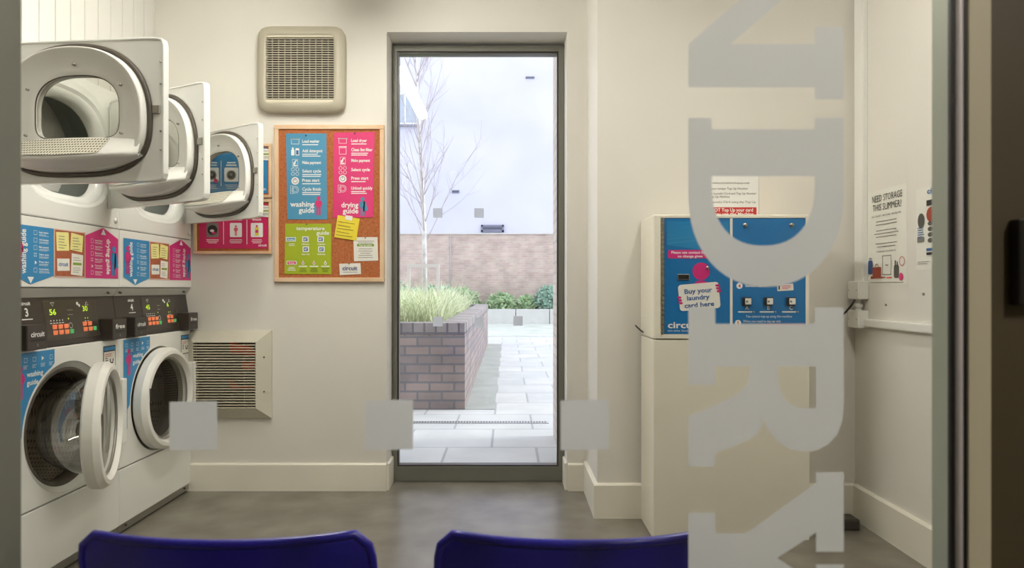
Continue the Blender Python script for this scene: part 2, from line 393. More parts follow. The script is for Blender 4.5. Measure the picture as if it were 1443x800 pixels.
# door stile to the right of the window
dr = bpy.data.objects.new('door_1', None); COL.objects.link(dr); dr.location = (.9, .77, 0); dr['kind'] = 'structure'
M().box(xr+.018, xr+.0445, .772, .815, 0, 2.7).build('door_frame', mat('door_frame_taupe', rgb(204, 197, 172), .5, var=.05), dr, bevel=.002)
M().box(xr+.0445, XR+.1, .785, .815, 0, 2.7).build('door_leaf', mat('dark_door_leaf', rgb(78, 68, 48), .5, var=.06), dr)
m = M(); m.box(X(1435, .77), X(1435, .77)+.04, .768, .785, Z(430, .77), Z(308, .77)); m.build('lock_plate', BLACK, dr, bevel=.002)
m = M(); m.box(XL-.1, xl-.07, .73, .82, 0, CEILZ); m.box(xl-.07, XR+.1, .73, .82, 2.7, CEILZ)
struct(m.build('wall_front', CORR))
# unseen box added around the camera to keep sky light off the frames
struct(M().box(-2.5, 2.2, -2.2, .72, -.1, 0).build('floor_camera_box', CAMFLOOR))
struct(M().box(-2.5, 2.2, -2.2, .73, CEILZ, CEILZ+.1).build('ceiling_camera_box', CORR))
m = M(); m.box(-2.6, -2.5, -2.2, .82, 0, CEILZ); m.box(2.2, 2.3, -2.2, .82, 0, CEILZ); m.box(-2.6, 2.3, -2.3, -2.2, 0, CEILZ); m.box(XR+.1, 2.3, .73, .82, 0, CEILZ)
struct(m.build('wall_camera_box', CORR))

# ---- ceiling lamp and two added fill lights
def lamp(name, label, x, y0, y1, z, em):
    t = thing(name, label, 'ceiling light', (x, (y0+y1)/2, z))
    m = M(); m.box(x-.055, x+.055, y0-.03, y1+.03, z+.045, CEILZ); m.build('housing', PLASTIC, t, bevel=.004)
    m = M(); n = 12
    m.loft([[(x+.048*cos(pi+pi*k/n), yy, z+.045+.05*sin(pi+pi*k/n)) for k in range(n+1)] for yy in (y0, y1)], True, True, True)
    m.build('diffuser', em, t)
    m = M(); m.box(x-.053, x+.053, y0-.028, y0-.002, z-.008, z+.047); m.build('end_cap', PLASTIC, t, bevel=.004)
    m = M(); m.box(x-.053, x+.053, y1+.002, y1+.028, z-.008, z+.047); m.build('end_cap', PLASTIC, t, bevel=.004)
lamp('fluorescent_light', 'long white fluorescent ceiling light seen reflected in the tall window', -.77, 1.62, 3.10, 2.62, emit('lit_diffuser', (1, .955, .89, 1), LAMP_STRENGTH))
lamp('fluorescent_light', 'added unseen light on the right of the room, evening out the walls', 1.0, 1.1, 2.3, 2.62, emit('added_diffuser_right', (1, .955, .89, 1), FILL_STRENGTH))  # added lamp out of view, makes the room light more even
lamp('frame_fill_light', 'added unseen light on the camera side, brightening the shopfront frames', 1.2, -1.2, -.6, 2.62, emit('frame_fill_diffuser', (1, .95, .85, 1), FRAME_FILL_STRENGTH))  # added lamp behind the camera, lifts the window and door frames

# ================================================================== STACKED WASHER-DRYERS
W = .686
def angs(n, extra=()):
    a = [2*pi*k/n for k in range(n)]+[e % (2*pi) for e in extra]
    return sorted(set(round(q, 6) for q in a))
def rectc(cx, cz, x0, x1, z0, z1, A):
    out = []
    for a in A:
        c, s = cos(a), sin(a); t = 1e9
        if c > 1e-9: t = min(t, (x1-cx)/c)
        if c < -1e-9: t = min(t, (x0-cx)/c)
        if s > 1e-9: t = min(t, (z1-cz)/s)
        if s < -1e-9: t = min(t, (z0-cz)/s)
        out.append((cx+c*t, cz+s*t))
    return out
def supc(cx, cz, a, bt, bb, nt_, nb, A):
    out = []
    for q in A:
        c, s = cos(q), sin(q); b, n = (bt, nt_) if s >= 0 else (bb, nb)
        r = (abs(c/a)**n+abs(s/b)**n)**(-1/n); out.append((cx+c*r, cz+s*r))
    return out
def corners(cx, cz, x0, x1, z0, z1): return [math.atan2(z-cz, x-cx) for x in (x0, x1) for z in (z0, z1)]
def ringx(c, x): return [(x, p[0], p[1]) for p in c]

DW, DH = .61, .46
def make_dryer_door(root, theta, number=None):
    # local: hinge at origin, door runs towards -Y, inner side faces -X
    A = angs(96, corners(DW/2, DH/2, .02, DW-.02, .02, DH-.02))
    def sh(c): return [(-p[0], p[1]) for p in c]
    rect = lambda i: supc(DW/2, DH/2, DW/2-i, DH/2-i, DH/2-i, 30, 24, A)
    G = lambda i: supc(.305, .20, .262-i, .243-i, .178-i, 2.25, 3.0, A)
    Wn = supc(.314, .232, .146, .113, .092, 2.6, 5.5, A)
    R = lambda c, x: [(x, -p[0], p[1]) for p in c]
    d = M(); d.loft([R(Wn, .014), R(rect(.002), .014), R(rect(0), .012), R(rect(0), -.012), R(rect(.002), -.014), R(rect(.006), -.014), R(rect(.007), -.011), R(G(-.006), -.011), R(G(0), -.008)], sm=False)
    dd = d.build('dryer_door', ENAMEL, root, world=False)
    dd.location = (.012, .611, 1.43); dd.rotation_euler = (0, 0, theta)
    mixc = lambda a, b, t: [(p[0]*(1-t)+q[0]*t, p[1]*(1-t)+q[1]*t) for p, q in zip(a, b)]
    gi = G(.010)
    prof = [(0, -.006), (0, -.020), (.015, -.034), (.045, -.043), (.08, -.045), (.13, -.042), (.25, -.033), (.4, -.026), (.6, -.020), (.8, -.0175), (.97, -.016), (1, -.014), (1, .012)]
    l = M(); l.loft([R(mixc(gi, Wn, t), x) for t, x in prof])
    l.build('door_liner', PLASTIC, dd, world=False)
    g = M(); g.tube([(-.014, -p[0], p[1]) for p in G(.003)], .0075, 8, closed=True); g.build('gasket', GASKET, dd, world=False)
    p = M(); p.loft([R(Wn, -.006), R(Wn, -.002)], cap0=True, cap1=True, sm=False); p.build('window_pane', DPANE, dd, world=False)
    e = M(); e.tube([(-.013, -q[0], q[1]) for q in Wn], .0022, 6, closed=True); e.build('window_trim', GASKET, dd, world=False)
    # lint housing below the window
    def prot(a):
        t = (a-.065)/(.535-.065); t = max(0, min(1, t)); return .062*min(1, (sin(pi*t)**.55 if 0 < t < 1 else 0)*1.05)
    def zlip(a): return .062+.022*((a-.30)/.25)**2
    cols = []; N = 36
    for k in range(N+1):
        a = .055+(.545-.055)*k/N; q = prot(a); zb = .034+.05*abs((a-.30)/.25)**3
        ztop = .143-.012*abs((a-.31)/.25)**2
        cols.append([(-.022, -a, ztop), (-.034, -a, ztop-.004), (-.045-q, -a, zlip(a)+.008), (-.048-q, -a, zlip(a)), (-.043-q*.9, -a, zlip(a)-.007), (-.035-q*.3, -a, zb+.006), (-.02, -a, zb)])
    h = M(); h.loft(cols, closed=False, sm=True); h.build('lint_housing', PLASTIC, dd, world=False)
    cols = []
    for k in range(25):
        a = .085+(.445-.085)*k/24; q = prot(a); ztop = .143-.012*abs((a-.31)/.25)**2
        cols.append([(-.0365, -a, ztop-.005), (-.0475-q, -a, zlip(a)+.0095)])
    h = M(); h.loft(cols, closed=False, sm=False); h.build('lint_screen', LINT, dd, world=False)
    for a, z in ((.155, .30), (.315, .375), (.475, .305), (.478, .152), (.15, .152)):
        s = M(); s.lathe([(0, .0001), (0, .004), (.008, .0045)], (-.034 if z > .2 else -.036, -a, z), 10); s.build('screw', STEEL, dd, world=False)
    s = M(); s.box(-.018, -.008, -.597, -.572, .215, .242); s.build('latch_strike', STEEL, dd, world=False, bevel=.002)
    for z in (.10, .16, .31, .38):
        s = M(); s.lathe([(0, .0001), (0, .003), (.006, .0032)], (-.015, -.599, z), 8); s.build('screw', STEEL, dd, world=False)
    return dd

def sticker(root):
    """strip of guides printed under the dryer door; u = y, v = z"""
    P = Print(lambda u, v, l: (.0015+l, u, v))
    P.poly([(.03, 1.142), (.125, 1.105), (.25, 1.138), (.25, 1.315), (.03, 1.315)], 'guide_sticker', BLUE, 0)
    P.poly([(.25, 1.138), (.255, 1.138), (.255, 1.312), (.25, 1.312)], 'guide_sticker', PINE, 0)
    P.rect(.255, 1.138, .437, 1.312, 'guide_sticker', CORKP, 0)
    P.frame(.252, 1.132, .440, 1.316, .004, 'guide_sticker', mat('print_pale_pink', rgb(222, 178, 160), .6), 1)
    P.poly([(.443, 1.133), (.675, 1.133), (.675, 1.305), (.565, 1.346), (.443, 1.305)], 'guide_sticker', PINK, 0)
    P.poly([(.108, 1.132), (.125, 1.108), (.142, 1.132)], 'lettering', WHITE); P.poly([(.548, 1.316), (.582, 1.316), (.565, 1.342)], 'lettering', WHITE)
    P.text('washing guide', .100, 1.142, .028, 'lettering', WHITE, rot=pi/2, w=.158)
    P.next(); P.text('drying guide', .588, 1.30, .028, 'lettering', WHITE, rot=-pi/2, w=.150)
    for k, t in enumerate(('Load washer', 'Add detergent', 'Make payment', 'Select cycle', 'Press start', 'Cycle finish')):
        z = 1.292-k*.027; P.text(t, .168, z, .0072, 'lettering', WHITE, w=.052); P.lines(.168, z-.006, .06, 2, .004, .0014, 'lettering', WHITE)
        if k == 4: P.poly([(.146, z-.007), (.158, z), (.146, z+.007)], 'lettering', WHITE)
        elif k == 3: [P.rect(.142+a*.009, z-.006+b*.009, .146+a*.009, z-.001+b*.009, 'lettering', WHITE) for a in (0, 1) for b in (0, 1)]
        else: P.frame(.141, z-.008, .158, z+.008, .0012, 'lettering', WHITE)
    for k, t in enumerate(('Load dryer', 'Clean lint filter', 'Make payment', 'Select cycle', 'Press start', 'Unload quickly')):
        z = 1.286-k*.026; P.text(t, .505, z, .0072, 'lettering', WHITE, w=.052); P.lines(.505, z-.006, .06, 2, .004, .0014, 'lettering', WHITE)
        if k == 4: P.poly([(.483, z-.007), (.495, z), (.483, z+.007)], 'lettering', WHITE)
        elif k == 3: [P.rect(.479+a*.009, z-.006+b*.009, .483+a*.009, z-.001+b*.009, 'lettering', WHITE) for a in (0, 1) for b in (0, 1)]
        else: P.frame(.478, z-.008, .495, z+.008, .0012, 'lettering', WHITE)
    P.next(); P.figure(.064, 1.155, .13, 'figure_print', PINK); P.figure(.640, 1.145, .13, 'figure_print', BLUE, True)
    for (a, b, c, d, r) in ((.264, 1.235, .338, 1.306, .06), (.348, 1.238, .424, 1.305, -.1)):
        P.next(); P.rrect(a, b, c, d, .002, 'note_print', STICKYP, 1, r); P.lines(a+.012, d-.018, c-a-.022, 5, .011, .0025, 'note_lettering', GREYTXT)
    P.next(); P.rrect(.268, 1.158, .342, 1.205, .002, 'note_print', PAPER, 1, .03); P.text('circuit', .305, 1.176, .016, 'note_lettering', TXTBLUE, 'c', w=.056)
    P.next(); P.rrect(.352, 1.142, .424, 1.226, .002, 'note_print', PAPER, 1, -.07); P.rect(.362, 1.182, .416, 1.192, 'note_lettering', GREENL, 2)
    P.lines(.362, 1.21, .05, 2, .009, .002, 'note_lettering', GREYTXT); P.lines(.362, 1.17, .05, 3, .008, .002, 'note_lettering', GREYTXT)
    out = P.build(root, world=False)
    return out

def make_stack(y0, num, label, theta, washer_open, group):
    t = thing('stacked_washer_dryer', label, 'washing machine', (XM, y0, 0), group)
    B = lambda m, n, mt, bev=0, par=None: m.build(n, mt, par or t, world=False, bevel=bev)
    g = .0015; y1 = W
    # --- dryer body
    A = angs(72, corners(.343, 1.65, g, W-g, 1.352, 1.94))
    rc = rectc(.343, 1.65, g, W-g, 1.352, 1.94, A)
    op = supc(.345, 1.64, .215, .185, .185, 2.4, 3.6, A)
    op2 = supc(.345, 1.64, .275, .235, .225, 2.5, 3.2, A)
    op3 = supc(.345, 1.64, .262, .222, .212, 2.5, 3.2, A)
    m = M(); m.loft([ringx(rc, -.64), ringx(rc, -.004)], cap0=True, sm=False)
    m.loft([ringx(rc, -.004), ringx(rectc(.343, 1.65, g+.004, W-g-.004, 1.356, 1.936, A), 0), ringx(op2, 0), ringx(op3, -.008)], sm=False)
    m.loft([ringx(op3, -.008), ringx(op, -.014), ringx(op, -.05)])
    B(m, 'dryer_cabinet', ENAMEL)
    m = M(); dr2 = supc(.345, 1.64, .30, .28, .26, 2, 2, A)
    m.loft([ringx(op, -.05), ringx(supc(.345, 1.64, .29, .25, .25, 2, 2, A), -.06), ringx(supc(.345, 1.64, .30, .27, .27, 2, 2, A), -.6)], cap1=True)
    dm = B(m, 'dryer_drum', DRUMIN)
    m = M(); m.box(-.55, -.07, .43, .445, 1.39, 1.45); m.build('drum_baffle', WHITE, dm, world=False, bevel=.004)
    m = M(); m.box(-.55, -.07, .20, .215, 1.40, 1.45); m.build('drum_baffle', WHITE, dm, world=False, bevel=.004)
    make_dryer_door(t, theta)
    m = M(); m.box(.0, .014, .611-.012, .611+.012, 1.43+.0, 1.49); B(m, 'door_hinge', PLASTIC, .004)
    m = M(); m.cyl((.0, .655, 1.385), (.004, .655, 1.385), .012, 16); B(m, 'lock_cover', PLASTIC)
    # --- fascia under the dryer door
    m = M(); m.prism([(-.64, 1.095), (0, 1.095), (0, 1.349), (-.64, 1.349)], 'y', g, W-g); B(m, 'lower_fascia', ENAMEL, .003)
    # prism('y') maps (x,z); lip slopes back under the fascia
    m = M(); m.prism([(-.03, 1.057), (-.004, 1.092), (-.03, 1.094)], 'y', g, W-g); B(m, 'fascia_lip', LIPGREY)
    for yy in (.03, .625):
        m = M(); m.cyl((-.018, yy, 1.074), (-.008, yy, 1.070), .005, 10); B(m, 'screw', GASKET)
    sticker(t)
    # --- console
    m = M(); m.prism([(-.64, .872), (-.002, .872), (-.03, 1.057), (-.64, 1.057)], 'y', g, W-g); B(m, 'control_console', BLACKP, .002)
    sx = lambda v: -.002-.028*(v-.872)/(1.057-.872)
    P = Print(lambda u, v, l: (sx(v)+.001+l, u, v))
    P.rect(.225, .895, .545, 1.043, 'control_film', DKGLASS, 0)
    P.frame(.225, .895, .545, 1.043, .0015, 'control_film', mat('film_edge', rgb(90, 82, 70), .4), 1)
    P.text('circuit', .135, 1.030, .013, 'console_lettering', WHITE, 'c', w=.05); P.text(str(num), .135, .990, .030, 'console_lettering', WHITE, 'c')
    P.rect(.107, .977, .163, .981, 'console_lettering', WHITE)
    P.poly([(.268, 1.037), (.292, 1.037), (.280, 1.022)], 'console_lettering', WHITE); P.poly([(.271, 1.035), (.289, 1.035), (.280, 1.0245)], 'console_lettering', DKGLASS, 2)
    P.next(); P.poly([(.478, 1.022), (.502, 1.022), (.490, 1.037)], 'console_lettering', WHITE); P.poly([(.481, 1.0235), (.499, 1.0235), (.490, 1.034)], 'console_lettering', DKGLASS, 2)
    P.disc(.430, 1.030, .007, 'console_lettering', WHITE); P.disc(.441, 1.022, .006, 'console_lettering', WHITE)
    P.lines(.36, 1.004, .045, 2, .018, .003, 'console_lettering', GREYTXT); P.disc(.362, .972, .003, 'indicator_print', LED)
    P.text('56' if num == 3 else '45', .256, .990, .022, 'display_digits', LED, 'l', w=.038); P.text('30' if num == 3 else '6', .458, .998, .022, 'display_digits', LED, 'l', w=.034 if num == 3 else .02)
    for k in range(5): P.disc(.258+.017*k, .968, .0028, 'indicator_print', WHITE); P.rect(.252+.017*k, .957, .264+.017*k, .9595, 'console_lettering', WHITE)
    for k in range(2): P.disc(.468+.017*k, .970, .0028, 'indicator_print', LED); P.rect(.463+.017*k, .957, .473+.017*k, .9595, 'console_lettering', WHITE)
    P.ring(.371, .945, .011, .0016, 'console_lettering', WHITE)
    P.build(t, world=False)
    def button(u, v, w, mt):
        m = M(); x = sx(v); m.box(x-.004, x+.004, u, u+w, v-.0085, v+.0085); B(m, 'button', mt, .0015)
    for k in range(3):
        button(.262+.034*k, .944, .024, BTN_O); button(.262+.034*k, .922, .024, BTN_O)
    for k in range(2):
        button(.447+.034*k, .947, .024, BTN_O); button(.447+.034*k, .925, .024, BTN_O)
    button(.362, .922, .02, BTN_G); button(.512, .925, .02, BTN_G)
    def reader(yc, txt):
        m = M(); m.box(-.012, .045, yc-.053, yc+.053, .873, .962); r = B(m, 'card_reader', BLACKP, .004)
        Q = Print(lambda u, v, l: (.0455+l, u, v))
        Q.frame(yc-.044, .880, yc+.044, .955, .0015, 'reader_bezel', mat('bezel', rgb(74, 68, 60), .4), 0)
        Q.text(txt, yc, .920, .019, 'reader_lettering', WHITE, 'c', w=.07); Q.rect(yc-.036, .903, yc+.036, .911, 'card_slot', BLACK, 1); Q.rect(yc-.003, .885, yc+.003, .895, 'reader_bezel', GREYTXT, 1)
        Q.build(r, world=False)
    reader(.098, 'circuit'); reader(.612, 'free')
    # --- washer front with round opening
    cz, cy = .556, .343
    A2 = angs(72, corners(cy, cz, g, W-g, .294, .869))
    rc = rectc(cy, cz, g, W-g, .294, .869, A2); ci = lambda r: [(cy+r*cos(a), cz+r*sin(a)) for a in A2]
    m = M(); m.loft([ringx(rc, -.64), ringx(rc, -.004)], cap0=True, sm=False)
    m.loft([ringx(rc, -.004), ringx(rectc(cy, cz, g+.004, W-g-.004, .298, .865, A2), 0), ringx(ci(.252), 0)], sm=False)
    m.loft([ringx(ci(.252), 0), ringx(ci(.248), -.010), ringx(ci(.228), -.016), ringx(ci(.224), -.03)])
    B(m, 'washer_cabinet', ENAMEL)
    m = M(); m.loft([ringx(ci(.2285), -.016), ringx(ci(.220), -.012), ringx(ci(.212), -.02), ringx(ci(.208), -.06), ringx(ci(.225), -.09)]); B(m, 'door_seal', GASKET)
    m = M(); m.loft([ringx(ci(.215), -.08), ringx(ci(.262), -.10), ringx(ci(.265), -.45)]); dm = B(m, 'washer_drum', DRUM)
    m = M(); m.loft([ringx(ci(.266), -.44), ringx(ci(.12), -.46), ringx(ci(.001), -.45)]); m.build('drum_back', DRUMB, dm, world=False)
    for k in range(3):
        a = k*2*pi/3+.6; m = M(); c = (cy+.235*cos(a), cz+.235*sin(a))
        m.tube([(-.11, c[0], c[1]), (-.43, c[0], c[1])], .022, 8); m.build('drum_paddle', BLACKP, dm, world=False)
    # washer door: hinge on the far side
    hy = .60
    th = washer_open
    R = .246
    m = M(); m.hlathe([(-.004, .19), (-.004, .240), (.002, .244), (.036, R), (.0385, .2445), (.056, .232), (.058, .229), (.060, .214), (.058, .212), (.036, .200), (.030, .190), (-.004, .19)], (0, -hy+cy, 0), 96)
    wd = B(m, 'washer_door', PLASTIC); wd.location = (.006, hy, cz); wd.rotation_euler = (0, 0, th)
    oc = (0, -hy+cy, 0)
    m = M(); m.lathe([(.030, .192), (.02, .190), (-.02, .186), (-.06, .178), (-.11, .160), (-.15, .135), (-.175, .105), (-.186, .06), (-.188, .001)], oc, 64)
    m.build('door_bowl', BOWL if th > .05 else SMOKE, wd, world=False)
    m = M(); m.lathe([(.036, .193), (.040, .14), (.042, .001)], oc, 64); m.build('door_window', glass('door_window_glass', (.88, .88, .86, 1), boost=1.4), wd, world=False)
    m = M(); m.lathe([(.030, .198), (.040, .197), (.043, .1925), (.036, .190)], oc, 64); m.build('window_trim', STEEL, wd, world=False)
    m = M(); m.box(.0605, .0625, oc[1]-.215, oc[1]-.208, .03, .075); m.build('door_mark', BLACKP, wd, world=False)
    m = M(); m.box(.0, .048, .628, .662, .42, .70); hb = B(m, 'hinge_cover', PLASTIC, .004)
    # sticker around the washer door, concave where the ring is
    P = Print(lambda u, v, l: (.001+l, u, v))
    arc = [(cy+.262*cos(radians(a)), cz+.262*sin(radians(a))) for a in range(186, 100, -4)]
    arc = [p for p in arc if p[0] > .03 and p[1] < .80 and p[0] < .30]
    sidx = .085 if washer_open < .05 else .05
    arcp = [(max(u, .03), v) for u, v in arc]
    P.poly([(.03, .46), (.062, .46)]+[(.062 if v < .55 else u, v) for u, v in arcp if u >= .062]+[(.255, .81), (.255, .862), (.03, .862)], 'washing_sticker', BLUE, 0)
    P.text('washing', .105, .775, .019, 'lettering', WHITE, 'l', w=.085); P.text('guide', .105, .745, .019, 'lettering', WHITE, 'l', w=.06)
    P.figure(.072, .70, .12, 'figure_print', PINK); 
    for k, u in enumerate((.055, .10, .145, .19, .235)):
        P.rect(u-.012, .815, u+.012, .8165, 'lettering', WHITE); P.lines(u-.012, .81, .026, 2, .005, .0016, 'lettering', WHITE)
        if k == 3: P.poly([(u-.007, .827), (u+.007, .835), (u-.007, .843)], 'lettering', WHITE)
        else: P.frame(u-.008, .827, u+.008, .843, .0012, 'lettering', WHITE)
    P.next(); P.rect(.565, .745, .655, .845, 'warning_label', DKTXT, 0); P.rect(.569, .749, .651, .82, 'warning_label', PAPER, 1); P.rect(.569, .825, .651, .841, 'warning_label', BLUE, 1)
    P.lines(.575, .808, .065, 2, .008, .0025, 'label_lettering', RED, 2); P.lines(.578, .79, .02, 3, .009, .004, 'label_lettering', DKTXT, 2)
    P.poly([(.615, .768), (.635, .768), (.64, .788), (.633, .788), (.63, .774), (.62, .774), (.617, .788), (.61, .788)], 'label_lettering', DKTXT, 2)
    P.build(t, world=False)
    # lower panel and kick strip
    m = M(); m.box(-.64, 0, g, W-g, .045, .290); B(m, 'kick_panel', ENAMEL, .003)
    m = M(); m.box(-.62, -.008, g, W-g, .010, .042); B(m, 'base_strip', STEEL)
    for yy in (.06, .62):
        m = M(); m.cyl((-.008, yy, .030), (-.002, yy, .030), .006, 10); B(m, 'screw', GASKET)
    for yy in (.06, .62):
        for xx in (-.58, -.06): m = M(); m.cyl((xx, yy, 0), (xx, yy, .012), .02, 12); B(m, 'levelling_foot', BLACKP)
    return t
G1 = 'row of stacked laundry machines'
make_stack(1.631, 2, 'nearest stacked washer dryer, mostly behind the left frame, its large dryer door open', radians(84), 0, G1)
make_stack(2.317, 3, 'stacked white washer dryer numbered 3 with its round washer door ajar', radians(61.5), radians(20), G1)
make_stack(3.003, 4, 'stacked white washer dryer numbered 4 beside the back wall, washer door shut', radians(57), 0, G1)

# ================================================================== BACK WALL
def board(name, label, px0, py0, px1, py1, fr, D=DB):
    x0, x1, z0, z1 = X(px0, D), X(px1, D), Z(py1, D), Z(py0, D)
    t = thing(name, label, 'notice board', ((x0+x1)/2, D, z0))
    m = M()
    f = fr/F*D
    for a in ((x0, x1, z0, z0+f), (x0, x1, z1-f, z1), (x0, x0+f, z0+f, z1-f), (x1-f, x1, z0+f, z1-f)): m.box(a[0], a[1], D-.020, D-.001, a[2], a[3])
    m.build('board_frame', PINE, t, bevel=.002)
    M().box(x0+f*.8, x1-f*.8, D-.012, D-.002, z0+f*.8, z1-f*.8).build('cork', CORK, t)
    return t
board('notice_board', 'large pine framed cork board between the fan grille and the window', 388, 177, 542, 397, 6)
board('notice_board', 'small cork board with blue poster, upper one behind the dryer door', 275, 203, 384, 279, 4)
board('notice_board', 'small cork board with pink poster, lower one behind the dryer door', 275, 281, 384, 358, 4)
def sheet(name, label, cat, corners_px, mt, D, root_only=False):
    xs = [X(p[0], D) for p in corners_px]; zs = [Z(p[1], D) for p in corners_px]
    t = thing(name, label, cat, (sum(xs)/4, D, min(zs)))
    m = M(); n = len(xs)
    m.add([(x, D-.0009, z) for x, z in zip(xs, zs)]+[(x, D, z) for x, z in zip(xs, zs)], [tuple(range(n)), tuple(range(n, 2*n))[::-1]]+[(i, (i+1) % n, n+(i+1) % n, n+i) for i in range(n)])
    m.build('sheet', mt, t); return t
def pin(t, px, py, D, mt=BLACKP):
    m = M(); m.lathe([(0, .003), (-.008, .003), (-.010, .0001)], (X(px, D), D-.001, Z(py, D)), 8, 'y'); m.build('pin', mt, t)
DBd = DB-.0135
def icon(P, k, u, v, s, m, drying=False):
    n = 'icon_print'
    if k == 0: P.frame(u-s, v-s*.6, u+s, v+s*.8, .5, n, m); P.rect(u-s*1.2, v+s*.6, u+s*1.2, v+s*.8, n, m)
    elif k == 1:
        if drying: P.frame(u-s*.9, v-s, u+s*.9, v+s*.7, .5, n, m); P.rect(u-s, v+s*.8, u+s, v+s, n, m)
        else: P.rect(u-s, v-s, u-s*.2, v+s*.4, n, m); P.rect(u-s*.8, v+s*.4, u-s*.4, v+s, n, m); P.rect(u+.1*s, v-s, u+s, v+s*.8, n, m); P.rect(u+.25*s, v-.8*s, u+.85*s, v+s*.3, n, TXTBLUE, 2)
    elif k == 2: P.frame(u-s*.7, v-s, u+s*.7, v+s, .4, n, m); P.text('£', u, v-s*.7, s*1.5, n, m, 'c')
    elif k == 3:
        for a in (-1, 1):
            for b in (-1, 1): P.ring(u+a*s*.55, v+b*s*.55, s*.45, .5, n, m, 1, 10)
    elif k == 4: P.disc(u, v, s*.95, n, m); P.ring(u, v, s*.62, .7, n, DKTXT, 2, 12); P.rect(u-.3, v, u+.3, v+s*.65, n, DKTXT, 3)
    else: P.ring(u, v, s*.9, .5, n, m); P.ring(u, v, s*.55, .4, n, m); P.frame(u-s*1.2, v-s, u-s*.5, v+s, .4, n, m)
def guide_poster(label, c, items, subs, title, mt, fig, x0, tx, ix, ys, drying):
    t = sheet('guide_poster', label, 'poster', c, mt, DBd, )
    P = wallprint(DBd-.001)
    for k, (s, y) in enumerate(zip(items, ys)):
        P.text(s, tx, -y, 4.4, 'lettering', WHITE, w=min(30, len(s)*2.2))
        for q in range(subs[k]): P.rect(tx, -y-3.4-q*2.6, tx+random.uniform(20, 27), -y-2.2-q*2.6, 'small_lettering', WHITE)
        icon(P, k, ix, -y+1.2, 5.6, WHITE, drying)
    P.text(title[0], *title[1], 'title_lettering', WHITE, 'r', w=title[2]); P.text(title[3], *title[4], 'title_lettering', WHITE, 'r', w=title[5])
    P.figure(*fig, drying)
    P.build(t); return t
t = guide_poster('tall blue washing guide poster pinned on the large cork board', [(403, 188), (460, 188), (461, 309), (405, 309)],
    ['Load washer', 'Add detergent', 'Make payment', 'Select cycle', 'Press start', 'Cycle finish'], [1, 2, 0, 2, 1, 2],
    ('washing', (443, -291, 7.4), 34, 'guide', (443, -299.5, 7.4), 22), BLUEP, (449, -303, 27, 'figure_print', PINKP), 403, 426, 416, [201, 214.5, 231, 243, 256, 268.5], False)
pin(t, 431.5, 191, DBd)
t = guide_poster('tall pink drying guide poster pinned on the large cork board', [(471, 187), (528, 186), (526, 306), (469, 307)],
    ['Load dryer', 'Clean lint filter', 'Make payment', 'Select cycle', 'Press start', 'Unload quickly'], [1, 2, 0, 0, 1, 2],
    ('drying', (505, -292, 7.4), 24, 'guide', (505, -300.5, 7.4), 22), PINKP, (511, -304, 27, 'figure_print', BLUEP), 469, 495, 483, [200, 213, 228, 241, 253, 267], True)
pin(t, 500, 188, DBd)
t = sheet('guide_poster', 'lime green temperature guide poster at the bottom of the large cork board', 'poster', [(402, 315), (467, 315), (467, 386), (401, 386)], LIME, DBd)
P = wallprint(DBd-.001)
P.text('temperature', 457.5, -324, 5.2, 'title_lettering', WHITE, 'r', w=40); P.text('guide', 464, -330.5, 5.4, 'title_lettering', WHITE, 'r', w=18)
P.rrect(403, -340, 417, -334, .8, 'icon_print', WHITE, 1); P.rect(404, -339, 416, -335, 'icon_print', BLUEP, 2); P.text('Washing', 410, -338.2, 2, 'lettering', WHITE, 'c', w=10, lv=3)
for u, v, s in ((430.5, -337, '60°'), (452, -337, '40°'), (431, -351, '40°'), (453, -351, '30°')):
    P.rrect(u-4.5, v-4, u+4.5, v+4, .8, 'icon_print', WHITE, 1); P.rect(u-3, v-2.6, u+3, v+2.6, 'icon_print', TXTBLUE, 2); P.text(s, u, v-1.5, 3, 'lettering', WHITE, 'c', w=4.6, lv=3)
for u, v, s in ((430.5, -345, 'Whites'), (453, -345, 'Colours'), (431, -359, 'Easy care'), (453, -359, 'Delicates')): P.text(s, u, v, 2.2, 'lettering', WHITE, 'c', w=11)
P.rrect(404, -373, 418, -367.5, .8, 'icon_print', WHITE, 1); P.rect(405, -372.2, 417, -368.3, 'icon_print', PINKP, 2); P.text('Drying', 411, -371.3, 2, 'lettering', WHITE, 'c', w=8, lv=3)
for u in (427, 442.5, 458.5):
    P.disc(u, -371, 2, 'icon_print', WHITE); P.poly([(u-1.4, -370), (u+1.4, -370), (u, -366.5)], 'icon_print', WHITE); P.disc(u, -371, .9, 'icon_print', PINKP, 2)
    P.rect(u-6, -375.8, u+6, -374.4, 'lettering', WHITE); P.lines(u, -379, 11, 3, 2.1, 1, 'small_lettering', mat('print_olive', rgb(110, 124, 30), .7), 1, 'c')
P.lines(411, -344, 12, 2, 2, .8, 'small_lettering', WHITE, 1, 'c'); P.lines(411, -377, 12, 3, 2, .8, 'small_lettering', WHITE, 1, 'c')
P.build(t); pin(t, 432.5, 316, DBd)
t = sheet('sticky_note', 'yellow handwritten note taped under the pink drying guide poster', 'note', [(476, 303), (507, 308), (502, 339), (471, 334)], STICKY, DBd-.003)
P = wallprint(DBd-.0045)
for k in range(5): P.poly([(477-k*.9, -311.5-k*4.6), (500-k*.9-(k % 2)*5, -315-k*4.6), (500-k*.9-(k % 2)*5, -315.9-k*4.6), (477-k*.9, -312.4-k*4.6)], 'handwriting', mat('pencil', rgb(150, 140, 60), .8))
P.poly([(487, -303), (497, -304.5), (496, -311), (486, -309)], 'tape', PAPER, 2); P.build(t)
t = sheet('leaflet', 'white leaflet with a green band pinned at the right of the cork board', 'leaflet', [(498, 334), (532, 334), (533, 367), (499, 368)], PAPER, DBd)
